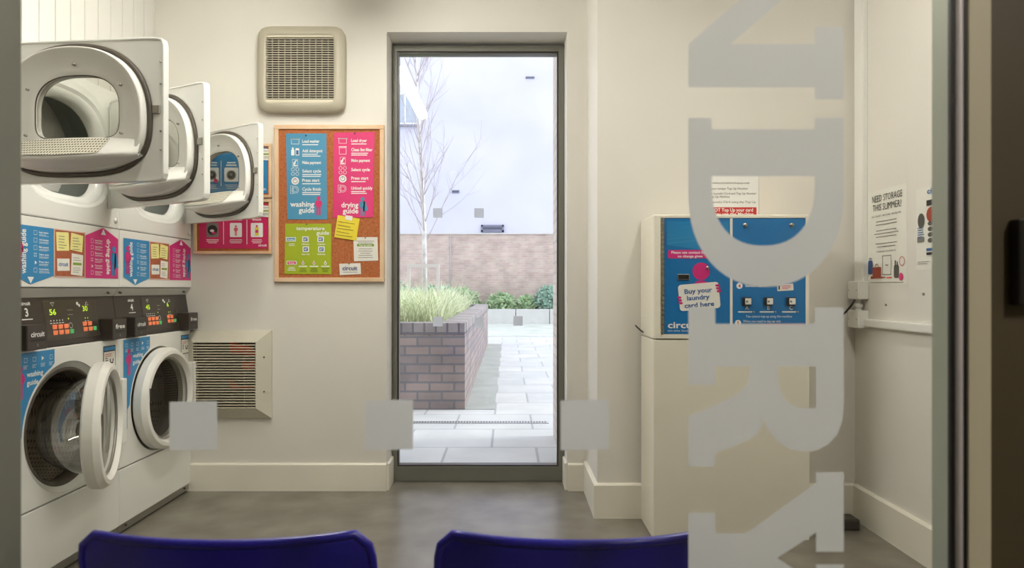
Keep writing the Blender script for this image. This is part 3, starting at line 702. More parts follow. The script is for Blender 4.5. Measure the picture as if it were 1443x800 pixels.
P = wallprint(DBd-.001); P.rrect(503, -347, 527, -343.5, 1, 'green_band', GREENL); P.text('Top up online', 515, -346.2, 2, 'lettering', WHITE, 'c', w=18)
P.lines(515, -340, 26, 2, 2.4, .7, 'small_lettering', GREYTXT, 1, 'c'); P.lines(515, -351, 22, 5, 3, .7, 'small_lettering', GREYTXT, 1, 'c'); P.build(t); pin(t, 515, 335, DBd)
t = sheet('business_card', 'small white circuit business card pinned near the bottom of the cork board', 'card', [(478, 371.5), (508, 370.5), (509, 386), (479, 387.5)], PAPER, DBd)
P = wallprint(DBd-.001); P.text('circuit', 493, -380.5, 6, 'lettering', NAVYTXT, 'c', w=21); P.rect(483, -383.6, 504, -383, 'small_lettering', GREYTXT); P.build(t); pin(t, 492, 371.5, DBd)

# posters on the two small boards
def machine_icon(P, u, v, s):
    P.rrect(u-s, v-s, u+s, v+s, s*.2, 'photo_print', WHITE, 1); P.disc(u, v-s*.05, s*.68, 'photo_print', GREYTXT, 2); P.disc(u, v-s*.05, s*.5, 'photo_print', DKTXT, 3); P.disc(u, v, s*.2, 'photo_print', GREYTXT, 4)
t = sheet('notice_poster', 'blue washing guide notice seen through the farthest dryer door window', 'poster', [(281, 208), (376, 208), (377, 272), (281, 272)], BLUE, DBd)
P = wallprint(DBd-.001)
P.text('guide', 305, -217.5, 8, 'title_lettering', WHITE, 'r', w=26)
for u in (298.5, 326, 356): P.next(); machine_icon(P, u, -246, 10); P.lines(u, -230, 16, 2, 3.5, 1.8, 'lettering', WHITE, 1, 'c'); P.lines(u, -261, 18, 3, 2.4, .8, 'small_lettering', WHITE, 1, 'c')
for u in (311.5, 341.5): P.rect(u-.4, -262, u+.4, -226, 'small_lettering', WHITE)
P.poly([(303, -250), (308, -254), (306, -258), (301, -256)], 'hand_print', PINKP, 5); P.poly([(363, -250), (371, -251), (368, -258), (362, -256)], 'hand_print', PINKP, 5)
P.text('circuit', 375, -268, 3.5, 'lettering', WHITE, 'r', w=12); P.build(t)
t = sheet('notice_poster', 'pink drying notice with three pictures on the lower small board', 'poster', [(281, 287), (377, 287), (378, 350), (281, 350)], mat('print_crimson', rgb(206, 30, 96), .5), DBd)
P = wallprint(DBd-.001)
for u in (315, 348): P.rect(u-.4, -344, u+.4, -303, 'small_lettering', WHITE)
for k, u in enumerate((299.5, 332.5, 362)):
    P.next()
    P.rrect(u-8.5, -334, u+8.5, -314, 1.6, 'photo_print', WHITE if k else GREYTXT, 1)
    P.lines(u, -338, 18, 3, 2.2, .8, 'small_lettering', WHITE, 1, 'c')
P.text('Overload', 332, -310.5, 3, 'lettering', WHITE, 'c', w=18); P.text('Bleach', 362, -310.5, 3, 'lettering', WHITE, 'c', w=12); P.text('Wash', 299, -310.5, 3, 'lettering', WHITE, 'c', w=12)
P.disc(299.5, -324, 7, 'photo_print', DKTXT, 2); P.disc(299, -325, 3, 'photo_print', PAPER, 3, ry=1.8); P.disc(301, -328, 3, 'photo_print', PINKP, 3, ry=1.6)
P.figure(332.5, -332, 15, 'photo_print', mat('print_rose', rgb(226, 96, 120), .6), False, 2)
P.rrect(359.5, -332, 364.5, -320, 1, 'photo_print', STICKY, 2); P.rect(360.8, -320, 363.2, -317, 'photo_print', PINKP, 2); P.rect(360, -328, 364, -324, 'photo_print', PINKP, 3)
P.text('circuit', 376, -347, 3.5, 'lettering', WHITE, 'r', w=12); P.build(t)
for py, l in ((209, 'small white leaflet with green band pinned at the corner of the blue notice'), (289, 'small white leaflet with green band pinned at the corner of the pink notice')):
    t = sheet('leaflet', l, 'leaflet', [(366, py), (382, py+1), (381, py+17), (366, py+16)], PAPER, DBd-.004)
    P = wallprint(DBd-.0055); P.rect(367, -py-9, 381, -py-7, 'green_band', GREENL); P.lines(374, -py-4, 12, 1, 2, .7, 'small_lettering', GREYTXT, 1, 'c'); P.lines(374, -py-12, 12, 2, 2, .7, 'small_lettering', GREYTXT, 1, 'c'); P.build(t)

# ---- extractor fan grille
def fan():
    D = DB; x0, x1, z0, z1 = X(366, D), X(488.5, D), Z(161, D), Z(40.5, D); cx, cz = (x0+x1)/2, (z0+z1)/2
    t = thing('extractor_fan', 'square cream extractor fan grille high on the back wall', 'fan', (cx, D, z0))
    A = angs(80); hw, hh = (x1-x0)/2, (z1-z0)/2
    R = lambda a, b, n, y: [(cx+p[0], y, cz+p[1]) for p in supc(0, 0, a, b, b, n, n, A)]
    ix, iz = (X(474, D)-X(379, D))/2, (Z(54, D)-Z(148, D))/2; oz = Z(101, D)-cz; ox = X(426.5, D)-cx
    inn = lambda y, k=0: [(cx+ox+p[0], y, cz+oz+p[1]) for p in supc(0, 0, ix-k, iz-k, iz-k, 30, 30, A)]
    m = M(); m.loft([R(hw, hh, 9, D-.001), R(hw, hh, 9, D-.035), R(hw-.004, hh-.004, 9, D-.042), R(hw-.035, hh-.035, 10, D-.054), inn(D-.056), inn(D-.040, .003), inn(D-.02, .003)]); m.build('fan_cover', VENTM, t)
    M().box(cx+ox-ix, cx+ox+ix, D-.02, D-.002, cz+oz-iz, cz+oz+iz).build('fan_backing', VENTSHADE, t)
    m = M(); n = 26; gz0, gz1 = Z(142, D), Z(59, D)
    for k in range(n+1):
        z = gz0+(gz1-gz0)*k/n; m.box(cx+ox-ix, cx+ox+ix, D-.048, D-.042, z-.0022, z+.0022)
    for k in range(1, 11):
        x = cx+ox-ix+2*ix*k/11; m.box(x-.0012, x+.0012, D-.046, D-.036, gz0, gz1)
    m.build('fan_grille', VENTM, t)
    m = M(); m.box(cx+ox-ix, cx+ox+ix, D-.052, D-.04, gz1+.006, cz+oz+iz); m.build('grille_top_bar', CREAMP, t, bevel=.002)
    m = M(); m.box(cx+ox-ix, cx+ox+ix, D-.052, D-.04, cz+oz-iz, gz0-.006); m.build('grille_bottom_bar', CREAMP, t, bevel=.002)
fan()
def lowvent():
    D = DB; x0, x1, z0, z1 = X(262, D), X(384, D), Z(588, D), Z(465, D)
    t = thing('wall_vent', 'square louvred vent with sloping frame low on the back wall', 'vent', ((x0+x1)/2, D, z0))
    ix0, ix1, iz0, iz1 = X(279, D), X(366, D), Z(572, D), Z(481, D)
    o = [(x0, z0), (x1, z0), (x1, z1), (x0, z1)]; i = [(ix0, iz0), (ix1, iz0), (ix1, iz1), (ix0, iz1)]
    R = lambda c, y: [(p[0], y, p[1]) for p in c]
    m = M(); m.loft([R(o, D-.001), R(o, D-.018), R(i, D-.060), R(i, D-.02)], sm=False); m.build('vent_frame', VENTG, t)
    M().box(ix0, ix1, D-.012, D-.002, iz0, iz1).build('vent_backing', mat('vent_backing_grey', rgb(128, 122, 110), .7, var=.2), t)
    m = M(); n = 24
    for k in range(n+1):
        z = iz0+(iz1-iz0)*k/n; m.box(ix0, ix1, D-.056, D-.040, z-.0026, z+.0026)
    m.build('louvre', CREAMP, t)
    m = M(); m.box(ix1-.012, ix1-.010, D-.04, D-.02, iz0, iz1); m.build('vent_mullion', VENTG, t); m = M(); m.box(ix1-.075, ix1-.073, D-.028, D-.02, iz0, iz1); m.build('vent_mullion', VENTG, t)
    m = M(); xo = X(328, D)  # orange pieces set behind the louvres
    m.prism([(xo, Z(497, D)), (X(366, D), Z(500, D)), (X(357, D), Z(487, D)), (xo, Z(481, D))], 'y', D-.038, D-.022); m.build('orange_piece', ORANGE, t); m = M()
    m.prism([(X(345, D), Z(518, D)), (X(364, D), Z(518, D)), (X(364, D), Z(506, D)), (X(345, D), Z(508, D))], 'y', D-.038, D-.022); m.build('orange_piece', ORANGE, t); m = M()
    m.prism([(xo, Z(545, D)), (X(364, D), Z(545, D)), (X(338, D), Z(541, D)), (xo, Z(533, D))], 'y', D-.038, D-.022)
    m.build('orange_piece', ORANGE, t)
    for py in (502, 550):
        m = M(); m.lathe([(0, .004), (-.004, .004), (-.005, .0001)], (X(376, D), D-.040, Z(py, D)), 10, 'y'); m.build('screw', GASKET, t)
lowvent()

# ================================================================== CARD VENDING CABINET
DC = 2.956
def cabinet():
    x0, x1 = X(921, DC), X(1141, DC); zs = Z(478, DC); z1 = Z(302, DC); yb = DP-.019
    t = thing('card_vending_machine', 'tall cream laundry card vending cabinet with blue front against the right wall', 'vending machine', ((x0+x1)/2, (DC+yb)/2, 0))
    M().box(x0, x1, DC, yb, 0, zs-.002).build('base_cabinet', CABINET, t, bevel=.003)
    M().box(x0, x1, DC+.004, yb+.015, zs, z1).build('upper_cabinet', CABINET, t, bevel=.006)
    # raised front rim
    a0, a1, b0, b1 = X(931, DC), X(1135, DC), Z(471, DC), Z(307, DC)
    m = M()
    for q in ((x0+.004, a0, zs+.004, z1-.004), (a1, x1-.004, zs+.004, z1-.004), (a0, a1, b1, z1-.004), (a0, a1, zs+.004, b0)): m.box(q[0], q[1], DC-.004, DC+.006, q[2], q[3])
    m.box(X(1028.5, DC), X(1032, DC), DC-.004, DC+.006, b0, b1)
    m.build('front_rim', CABINET, t, bevel=.001)
    lp = M().box(X(936, DC), X(1028.5, DC), DC-.002, DC+.004, b0+.002, b1-.002).build('left_door', MACHBLUE, t)
    rp = M().box(X(1032, DC), a1, DC-.002, DC+.004, b0+.002, b1-.002).build('right_door', MACHBLUE, t)
    m = M(); m.tube([(X(933.5, DC), DC-.003, b0), (X(933.5, DC), DC-.003, b1)], .004, 8)
    for k in range(24):
        z = b0+(b1-b0)*(k+.5)/24; m.box(X(931.5, DC), X(935.5, DC), DC-.0075, DC-.003, z-.007, z+.007)
    m.build('piano_hinge', mat('hinge_steel', rgb(140, 134, 116), .45, metal=.5, var=.1), t)
    D = DC-.0025
    P = wallprint(D)
    MB2 = mat('vending_light_blue', rgb(30, 134, 192), .3, var=.15, vscale=6)
    P.poly([(940, -345), (985, -352), (1010, -343), (1027, -345), (1027, -312), (940, -312)], 'water_picture', MB2)
    for k in range(5): P.poly([(940, -318-k*6), (980, -314-k*6), (1025, -320-k*6), (1025, -321.3-k*6), (980, -316-k*6), (940, -320-k*6)], 'water_picture', mat('print_mid_blue%d' % k, rgb(20+8*k, 124+4*k, 186), .3), 2)
    P.rrect(941, -364, 1012, -352, 3, 'contact_strip', MAGENTA); P.text('Please use contact below', 946, -357.2, 3.6, 'lettering', WHITE, 'l', w=56); P.text('no change given', 955, -362.4, 3.4, 'lettering', WHITE, 'l', w=35)
    P.disc(988, -382, 12.4, 'mascot_print', MAGENTA); P.disc(988, -399, 9, 'mascot_print', MAGENTA, 1, ry=4)
    P.rrect(956.5, -436, 1014, -399, 4.5, 'card_picture', PAPER, 3, radians(5))
    for s, u, v, w_ in (('Buy your', 984, -412.5, 39), ('laundry', 984, -422, 32), ('card here', 985.5, -432.2, 42)): P.text(s, u, v, 6.8, 'card_lettering', TXTBLUE, 'c', w=w_, rot=radians(4.5), lv=5, bold=True)
    for u, v in ((957, -419), (958, -423), (959, -427)): P.disc(u, v, 3, 'mascot_print', MAGENTA, 5, ry=1.6)
    P.next()
    for u, v in ((1011, -402), (1012, -406), (1013, -410)): P.disc(u, v, 3.4, 'mascot_print', MAGENTA, 5, ry=1.7)
    P.text('circuit', 941, -462, 9, 'lettering', WHITE, 'l', w=44); P.text('on-site laundries', 941, -467, 2.8, 'small_lettering', WHITE, 'l', w=42, bold=False)
    P.build(lp)
    m = M(); a, b, c, d = X(954.5, D), X(971, D), Z(393, D), Z(387, D); m.box(a, b, D-.006, D, c-.003, d+.003); m.build('slot_surround', STEEL, lp, bevel=.001)
    M().box(a+.003, b-.003, D-.0075, D-.004, c, d).build('coin_slot', BLACK, lp)
    m = M(); m.lathe([(0, .007), (-.008, .006), (-.008, .0001)], (X(997, D), D, Z(377, D)), 14, 'y'); m.box(X(997, D)-.001, X(997, D)+.001, D-.016, D-.008, Z(381, D), Z(376, D)); m.build('lock', STEEL, lp)
    P = wallprint(D)
    P.disc(1042, -402.5, 4.4, 'step_number', WHITE); P.text('4', 1042, -405, 5, 'lettering', RED, 'c')
    P.rrect(1095, -409.5, 1118, -400, 1, 'small_card', PAPER, 1, radians(3)); P.lines(1102, -403, 13, 3, 2, .8, 'small_lettering', PINKP); P.rect(1097, -408, 1099, -402, 'small_lettering', NAVYTXT)
    P.text('Select card', 1050, -404, 3.5, 'lettering', WHITE, 'l', w=28)
    for u, s in ((1052, 'A'), (1082.5, 'B'), (1114, 'C')):
        P.next(); P.text(s, u+.5, -436, 5.2, 'lettering', WHITE, 'c'); P.rect(u-12, -440.2, u+11, -438.4, 'underline', PAPER); P.rect(u+8, -440.2, u+10, -438.6, 'underline', BLACK, 2)
    P.text('You cannot top-up using this machine', 1083.5, -447.2, 3.6, 'small_lettering', WHITE, 'c', w=65, bold=False)
    P.next(); P.disc(1040, -455, 4.4, 'step_number', WHITE); P.text('5', 1040, -457.4, 5, 'lettering', RED, 'c'); P.text('When you need to top-up visit', 1047, -454, 3.6, 'small_lettering', WHITE, 'l', w=53, bold=False)
    P.rect(1072, -460, 1134, -456, 'purple_strip', MAGENTA); P.text('circuit', 1100, -469, 7, 'lettering', WHITE, 'c')
    P.build(rp)
    for u in (1052, 1082.5, 1114):
        a, b, c, d = X(u-6.5, D), X(u+5.5, D), Z(430.5, D), Z(418.5, D)
        s = M().box(a, b, D-.012, D, c, d).build('button_surround', BLACK, rp, bevel=.002)
        M().box(X(u-3.2, D), X(u+4.6, D), D-.020, D-.010, Z(428.8, D), Z(420, D)).build('push_button', PAPER, s, bevel=.002)
        Q = wallprint(D-.0205); Q.rect(u-.8, -426, u+2.2, -423.4, 'button_mark', GREYTXT); Q.build(s)
    for u in (1050, 1115.5):
        m = M(); c = (X(u, D), D, Z(317, D)); m.lathe([(0, .010), (-.006, .009), (-.006, .0001)], c, 16, 'y'); m.box(c[0]-.0015, c[0]+.0015, D-.018, D-.006, c[2]-.006, c[2]+.006); m.build('key_lock', STEEL, rp)
cabinet()
m = M(); q = [(.585, 3.2, .94), (.575, 3.19, .925), (.582, 3.18, .905), (.598, 3.19, .895)]
c0 = X(903, 3.2); zz = Z(463, 3.2)
m.tube([(c0-.018, 3.235, zz+.014), (c0-.022, 3.20, zz+.012), (c0-.012, 3.18, zz), (c0-.004, 3.17, zz-.008), (c0+.012, 3.18, zz-.018)], .0035, 8)
tag(m.build('cable_stub', BLACK, None, loc=(c0, 3.2, zz)), 'short black cable end beside the left edge of the vending cabinet', 'cable')
# notices on the wall above the cabinet
t = sheet('top_up_notice', 'white printed top up notice with red warning band above the vending cabinet', 'notice', [(984, 214), (1068.5, 214), (1068.5, 304), (984, 304)], WHITE, DP-.001)
P = wallprint(DP-.0025)
for s, y, w_, x in (('Top up at www.circuitcardtopup.com', -259, 72, 1056), ('using your unique Top Up Number', -267, 62, 1054), ('with your Laundry Card and Top Up Number', -274, 78, 1066), ('at the Top Up Machine', -278.5, 40, 1028), ('your Laundry Card using the Top Up', -286, 74, 1065)): P.text(s, x, y, 3.2, 'lettering', GREYTXT, 'r', w=w_, bold=False)
P.rect(988, -301.5, 1066, -292, 'red_band', RED); P.text('DO NOT Top Up your card', 1061, -298, 4.8, 'lettering', WHITE, 'r', w=70)
P.text('until you use the Machine', 1062, -303.3, 4.2, 'lettering', WHITE, 'r', w=70); P.rect(988, -304, 1066, -301.5, 'red_band', RED)
P.text('Top up online', 1060, -236, 6, 'lettering', DKTXT, 'r', w=56); P.build(t)
sheet('blank_notice', 'blank pale sheet fixed beside the printed top up notice', 'notice', [(1070, 214), (1152, 214), (1152, 304), (1070, 304)], mat('pale_sheet', rgb(232, 226, 216), .6, var=.01), DP-.001)

# ================================================================== RIGHT WALL
def yr(px): return XR*F/(px-CX)
def rz(py, px): return H-(py-CY)/F*yr(px)
t = thing('cable_trunking', 'white vertical cable trunking running up the far right corner', 'trunking', (XR, 3.17, .98))
M().box(XR-.022, XR, 3.135, 3.215, 1.115, CEILZ).build('trunking_body', PLASTIC, t, bevel=.002)
m = M(); m.box(XR-.0235, XR-.02, 3.143, 3.207, 1.12, CEILZ); m.build('trunking_lid', PLASTIC, t, bevel=.001)
for nm, z0, z1, lab in (('junction_box', Z(421.5, 3.16), Z(396, 3.16), 'upper white junction box at the foot of the vertical trunking'), ('junction_box', Z(462, 3.16), Z(437, 3.16), 'lower white junction box at the end of the horizontal trunking')):
    t = thing(nm, lab, 'junction box', (XR, 3.17, z0))
    M().box(XR-.045, XR, 3.125, 3.225, z0, z1).build('box_body', PLASTIC, t, bevel=.004)
    M().box(XR-.049, XR-.044, 3.128, 3.222, z0+.002, z1-.002).build('box_lid', PLASTIC, t, bevel=.003)
    for yy in (3.14, 3.21):
        m = M(); m.box(XR-.0505, XR-.048, yy-.002, yy+.002, (z0+z1)/2-.002, (z0+z1)/2+.002); m.build('screw', GREYTXT, t)
za, zb = Z(438, 3.16), Z(420, 3.16)
t = thing('cable_gland', 'short white conduit coupler between the two junction boxes', 'conduit', (XR-.025, 3.17, za))
m = M(); m.lathe([(0, .014), (.018, .014), (.018, .019), (.036, .019), (.036, .014), (zb-za, .014)], (XR-.025, 3.17, za), 16, 'z'); m.build('coupler', PLASTIC, t)
m = M(); x = XR-.05; pts = [(x-.001, 3.15, Z(422, 3.14)), (x-.012, 3.16, Z(430, 3.15)), (x-.03, 3.18, Z(440, 3.17)), (x-.055, 3.2, Z(449, 3.19)), (x-.10, 3.235, Z(456, 3.22)), (x-.20, 3.24, Z(462, 3.23))]
m.tube(pts, .0045, 8); tag(m.build('power_cable', BLACK, None, loc=(x, 3.17, 1.0)), 'black cable hanging from the junction box towards the vending cabinet', 'cable')
t = thing('horizontal_trunking', 'white horizontal cable trunking along the right wall below the posters', 'trunking', (XR, 2.1, .92))
M().box(XR-.022, XR, .83, 3.125, .915, .950).build('trunking_body', PLASTIC, t, bevel=.002)
M().box(XR-.0235, XR-.02, .83, 3.125, .919, .946).build('trunking_lid', PLASTIC, t, bevel=.001)
for px, py in ((1249, 429), (1302, 414)):
    m = M(); m.lathe([(0, .0001), (0, .006), (.006, .007)], (XR-.004, yr(px), rz(py, px)), 10)
    tag(m.build('wall_screw', STEEL, None, loc=(XR, yr(px), rz(py, px))), 'small metal screw in the right wall under the %s' % ('storage poster' if px == 1249 else 'information sheet'), 'screw')
def rprint(y0): return Print(lambda u, v, l: (XR-.0025-l, y0-u, v))
def rsheet(name, label, y0, w_, z0, z1, curl=0):
    t = thing(name, label, 'poster', (XR, y0-w_/2, z0))
    m = M(); n = 6
    rows = [[(XR-.0008-curl*(1-k/n)**3*0, y0-w_*j/4, z0+(z1-z0)*k/n) for j in range(5)] for k in range(n+1)]
    back = [[(p[0]+.0006, p[1], p[2]) for p in r] for r in rows]
    m.loft(rows, closed=False, sm=False); m.loft(back, closed=False, sm=False); m.build('sheet', PAPER, t); return t
y0 = yr(1223)
t = rsheet('storage_poster', 'white need storage this summer poster on the right wall', y0, .305, 1.105, 1.527)
P = rprint(y0)
P.text('NEED STORAGE', .160, 1.476, .030, 'title_lettering', DKTXT, 'c', w=.235, bold=False); P.text('THIS SUMMER?', .160, 1.436, .030, 'title_lettering', DKTXT, 'c', w=.225, bold=False)
P.text('WE COLLECT. WE STORE. WE DELIVER.', .155, 1.408, .008, 'lettering', DKTXT, 'c', w=.235, bold=False)
P.lines(.155, 1.385, .23, 2, .014, .003, 'small_lettering', GREYTXT, 1, 'c'); P.lines(.155, 1.345, .23, 3, .014, .003, 'small_lettering', GREYTXT, 1, 'c'); P.lines(.155, 1.287, .22, 2, .014, .003, 'small_lettering', GREYTXT, 1, 'c')
P.text('STORAGE 4 STUDENTS', .155, 1.250, .007, 'lettering', DKTXT, 'c', w=.15, bold=False)
BR = mat('print_brown_red', rgb(160, 66, 44), .7); DG2 = mat('print_slate', rgb(86, 84, 76), .7); BL2 = mat('print_suitcase_blue', rgb(52, 84, 140), .7)
P.rrect(.008, 1.155, .045, 1.215, .006, 'luggage_print', BL2); P.frame(.015, 1.215, .035, 1.228, .003, 'luggage_print', BL2)
P.rrect(.045, 1.142, .115, 1.185, .006, 'luggage_print', BR); P.ring(.08, 1.187, .014, .003, 'luggage_print', BR)
P.frame(.125, 1.150, .195, 1.235, .003, 'luggage_print', GREYTXT); P.rect(.15, 1.19, .172, 1.194, 'luggage_print', GREYTXT)
P.rrect(.215, 1.135, .252, 1.19, .01, 'luggage_print', DG2); P.rect(.222, 1.185, .230, 1.21, 'luggage_print', DG2); P.rect(.237, 1.185, .244, 1.205, 'luggage_print', DG2)
P.disc(.268, 1.140, .016, 'luggage_print', PINKP); P.ring(.275, 1.205, .020, .003, 'luggage_print', mat('print_salmon', rgb(206, 100, 96), .7))
P.poly([(.03, 1.133), (.15, 1.137), (.15, 1.141), (.03, 1.145)], 'luggage_print', BR); P.rect(.16, 1.135, .2, 1.14, 'luggage_print', ORANGE)
P.lines(.155, 1.115, .27, 1, .01, .003, 'small_lettering', GREYTXT, 1, 'c'); P.build(t)
y0 = yr(1291.5)
t = rsheet('information_sheet', 'white circuit information sheet on the right wall cut off by the frame', y0, .25, 1.165, 1.49)
P = rprint(y0)
P.text('circuit', .075, 1.462, .022, 'lettering', TXTBLUE, 'l', w=.12); P.rect(.07, 1.415, .2, 1.437, 'lettering', DKTXT); P.disc(.035, 1.36, .022, 'photo_print', DG2, ry=.03); P.disc(.1, 1.38, .03, 'photo_print', BR); 
for k in range(4): P.disc(.095, 1.345-k*.022, .017, 'photo_print', DG2, ry=.009)
P.lines(.012, 1.33, .045, 5, .009, .003, 'small_lettering', TXTBLUE); P.rect(.01, 1.275, .055, 1.295, 'photo_print', GREYTXT); P.rect(.07, 1.238, .2, 1.248, 'lettering', TXTBLUE); P.rect(.07, 1.222, .2, 1.232, 'lettering', DKTXT)
P.lines(.012, 1.195, .08, 2, .008, .002, 'small_lettering', GREYTXT); P.build(t)
# small dark block on the floor by the corner
D = 3.10; t0 = (X(1197, D), D, 0)
m = M(); m.box(X(1178, D), X(1208, D), D-.03, D+.06, 0, .05); tag(m.build('floor_block', BLACKP, None, bevel=.008, loc=t0), 'small dark block on the floor in the far right corner', 'block')

# ================================================================== CHAIRS just inside the shopfront
def make_chair(cx, yb, label, wtop):
    t = thing('plastic_chair', label, 'chair', (cx, yb+.22, 0), 'blue chairs below the shopfront')
    # local: back towards -Y (camera), sitter looks towards +Y
    N = 28; rings = []
    hw = wtop/2
    def row(s):   # s: 0 front edge of seat .. 1 top of the back
        if s < .45:
            q = s/.45; yc = .22-.40*q; z = .44-.025*sin(pi*q); half = hw*.90; bow = .02*q; lift = .018
        elif s < .6:
            q = (s-.45)/.15; a = q*pi/2; yc = -.18-.07*sin(a)*.8; z = .44+.06*(1-cos(a)); half = hw*.90; bow = .02+.02*q; lift = .018*(1-q)
        else:
            q = (s-.6)/.4; yc = -.236-.055*q; z = .50+.235*q; half = hw*(.90+.10*q); bow = .035-.007*q; lift = 0
        return yc, z, half, bow, lift
    rows = []; K = 34
    for k in range(K+1):
        s = k/K; yc, z, half, bow, lift = row(s)
        # rounded top corners
        r = []
        for j in range(N+1):
            u = -1+2*j/N; hh = half
            zz = z+lift*u*u*1.2; yy = yc+bow*u*u
            if s > .6:
                zz += .004*(s-.6)/.4*(abs(u)**3)
            r.append([u*hh, yy, zz])
        rows.append(r)
    # squeeze the corners: points outside a superellipse in (u, height) are pulled in
    ztop = rows[-1][0][2]
    for k in range(K+1):
        s = k/K
        for edge, lim in ((s, .86), (1-s, .93)):
            if edge > lim:
                q = (edge-lim)/(1-lim); f = max(0, 1-q**2.4)**(1/2.4)*.14+.86
                for p in rows[k]: p[0] *= f
    front = [[tuple(p) for p in r] for r in rows]
    m = M(); m.loft(front, closed=False)
    sh = m.build('seat_shell', CHAIRB, t, world=False)
    so = sh.modifiers.new('thick', 'SOLIDIFY'); so.thickness = .006; so.offset = 0
    sb = sh.modifiers.new('sub', 'SUBSURF'); sb.levels = 1; sb.render_levels = 1
    rim = [r[0] for r in front]+front[-1][1:]+[r[-1] for r in front[::-1]][1:]+front[0][::-1][1:-1]
    m = M(); m.tube(rim, .0065, 8, closed=True); m.build('rolled_rim', CHAIRB, t, world=False)
    for sx_ in (-1, 1):
        for yy, y2 in ((.15, .20), (-.13, -.20)):
            m = M(); m.tube([(sx_*hw*.55, yy*.9, .418), (sx_*hw*.78, yy, .40), (sx_*hw*.88, yy*.6+y2*.4, .3), (sx_*hw*.98, y2, .012)], .011, 10); m.build('leg', STEEL, t, world=False)
            m = M(); m.cyl((sx_*hw*.98, y2, 0), (sx_*hw*.975, y2, .02), .014, 10); m.build('foot_cap', BLACKP, t, world=False)
    m = M(); m.tube([(-hw*.55, .135, .418), (hw*.55, .135, .418)], .011, 8); m.build('seat_support', STEEL, t, world=False); m = M(); m.tube([(-hw*.55, -.117, .418), (hw*.55, -.117, .418)], .011, 8); m.build('seat_support', STEEL, t, world=False)
    return t
YC = .95
make_chair(X(305, YC), YC+.071, 'blue moulded plastic chair at the lower left, in front of the washers', .432)
make_chair(X(816, YC), YC+.071, 'blue moulded plastic chair at the bottom centre, below the tall window', .412)

# ================================================================== FROSTED VINYL on the shopfront glass
yv = YG-.0012
def vinyl(name, label, polys, group=None, cat='window lettering'):
    pts = [p for q in polys for p in q]
    c = (X(sum(p[0] for p in pts)/len(pts), yv), yv, Z(max(p[1] for p in pts), yv))
    m = M()
    for q in polys:
        n = len(q); m.add([(X(a, yv), yv, Z(b, yv)) for a, b in q], [tuple(range(n))])
    return tag(m.build(name, VINYL, None, loc=c), label, cat, group)
def strip(outer, inner):   # quads between two polylines of equal length
    return [[outer[i], outer[i+1], inner[i+1], inner[i]] for i in range(len(outer)-1)]
# D
ou = [(970, 248), (970, 275)]; inn = [(1003, 248), (1003, 262)]
for k in range(1, 24):
    a = pi*k/24; c = cos(a); s = sin(a)
    e = lambda v, n: math.copysign(abs(v)**(2/n), v)
    ou.append((1079.5-109.5*e(c, 2.15), 275+129*e(s, 2.15))); inn.append((1075.5-72.5*e(c, 2.3), 262+84*e(s, 2.3)))
ou += [(1189, 275), (1189, 248)]; inn += [(1148, 262), (1148, 248)]
vinyl('vinyl_letter', 'frosted vinyl letter D in front of the blue vending machine', [[(970, 182), (1189, 182), (1189, 248), (970, 248)], [(970, 166), (1003, 166), (1003, 182), (970, 182)], [(1148, 166), (1189, 166), (1189, 182), (1148, 182)]]+strip(ou, inn))
# N (only its last stem and serif are in view)
vinyl('vinyl_letter', 'frosted vinyl letter N at the top, cut by the picture edge', [[(970, 62), (1189, 62), (1189, 123), (970, 123)], [(1148, 38), (1189, 38), (1189, 62), (1148, 62)], [(1148, 123), (1189, 123), (1189, 140), (1148, 140)],
    [(970, 62), (1030, 62), (1189, -75), (1129, -75)], [(970, -136), (1189, -136), (1189, -75), (970, -75)]])
# R
bo_o = [(1189, 516), (1189, 540), (1189, 570), (1187, 592), (1180, 612), (1166, 627), (1148, 635), (1136, 636), (1118, 634), (1102, 627), (1088, 613), (1080, 600), (1076, 588)]
bo_i = [(1150, 516), (1150, 540), (1150, 560), (1150, 575), (1148, 575), (1142, 575), (1136, 575), (1130, 575), (1122, 573), (1112, 568), (1104, 560), (1098, 545), (1095, 516)]
leg_u = [(1057, 516), (1055, 532), (1052, 542), (1043, 552), (1030, 560), (1007, 571), (970, 587)]
leg_l = [(1095, 516), (1086.03, 550), (1076, 588), (1073, 602), (1060, 617), (1035, 628), (1007, 638)]
leg_quads = [[leg_u[i], leg_u[i+1], leg_l[i+1], leg_l[i]] for i in range(5)]+[[(1007, 571), (1035, 628), (1007, 638)]]
vinyl('vinyl_letter', 'frosted vinyl letter R over the lower cabinet', [[(970, 456), (1189, 456), (1189, 516), (970, 516)], [(970, 433), (1008, 433), (1008, 456), (970, 456)], [(970, 516), (1008, 516), (1008, 542), (970, 542)], [(1148, 433), (1189, 433), (1189, 456), (1148, 456)],
    [(970, 587), (1007, 571), (1007, 657), (970, 657)]]+strip(bo_o, bo_i)+leg_quads)
# Y
cy_ = 786
up = [[(970, 722), (1008, 722), (1008, cy_), (970, cy_)], [(1008, 751), (1052, 751), (1095, cy_), (1008, cy_)], [(1052, 751), (1150, 680), (1150, 750), (1095, cy_)], [(1150, 665), (1189, 665), (1189, 777), (1150, 777)]]
dn = [[(a, 2*cy_-b) for a, b in q][::-1] for q in up]
vinyl('vinyl_letter', 'frosted vinyl letter Y at the bottom, cut by the picture edge', up+dn)
names = {0: 'in front of the lower wall vent', 1: 'over the left foot of the tall window', 2: 'over the right foot of the tall window'}
for k, (a, b) in enumerate(((239, 306), (514, 582), (790, 858))):
    vinyl('vinyl_square', 'grey frosted vinyl square on the shopfront glass '+names[k], [[(a, 566 if k == 0 else 564), (b, 565 if k == 0 else 563), (b, 633), (a, 634)]], cat='vinyl square', group='vinyl squares on the shopfront glass')
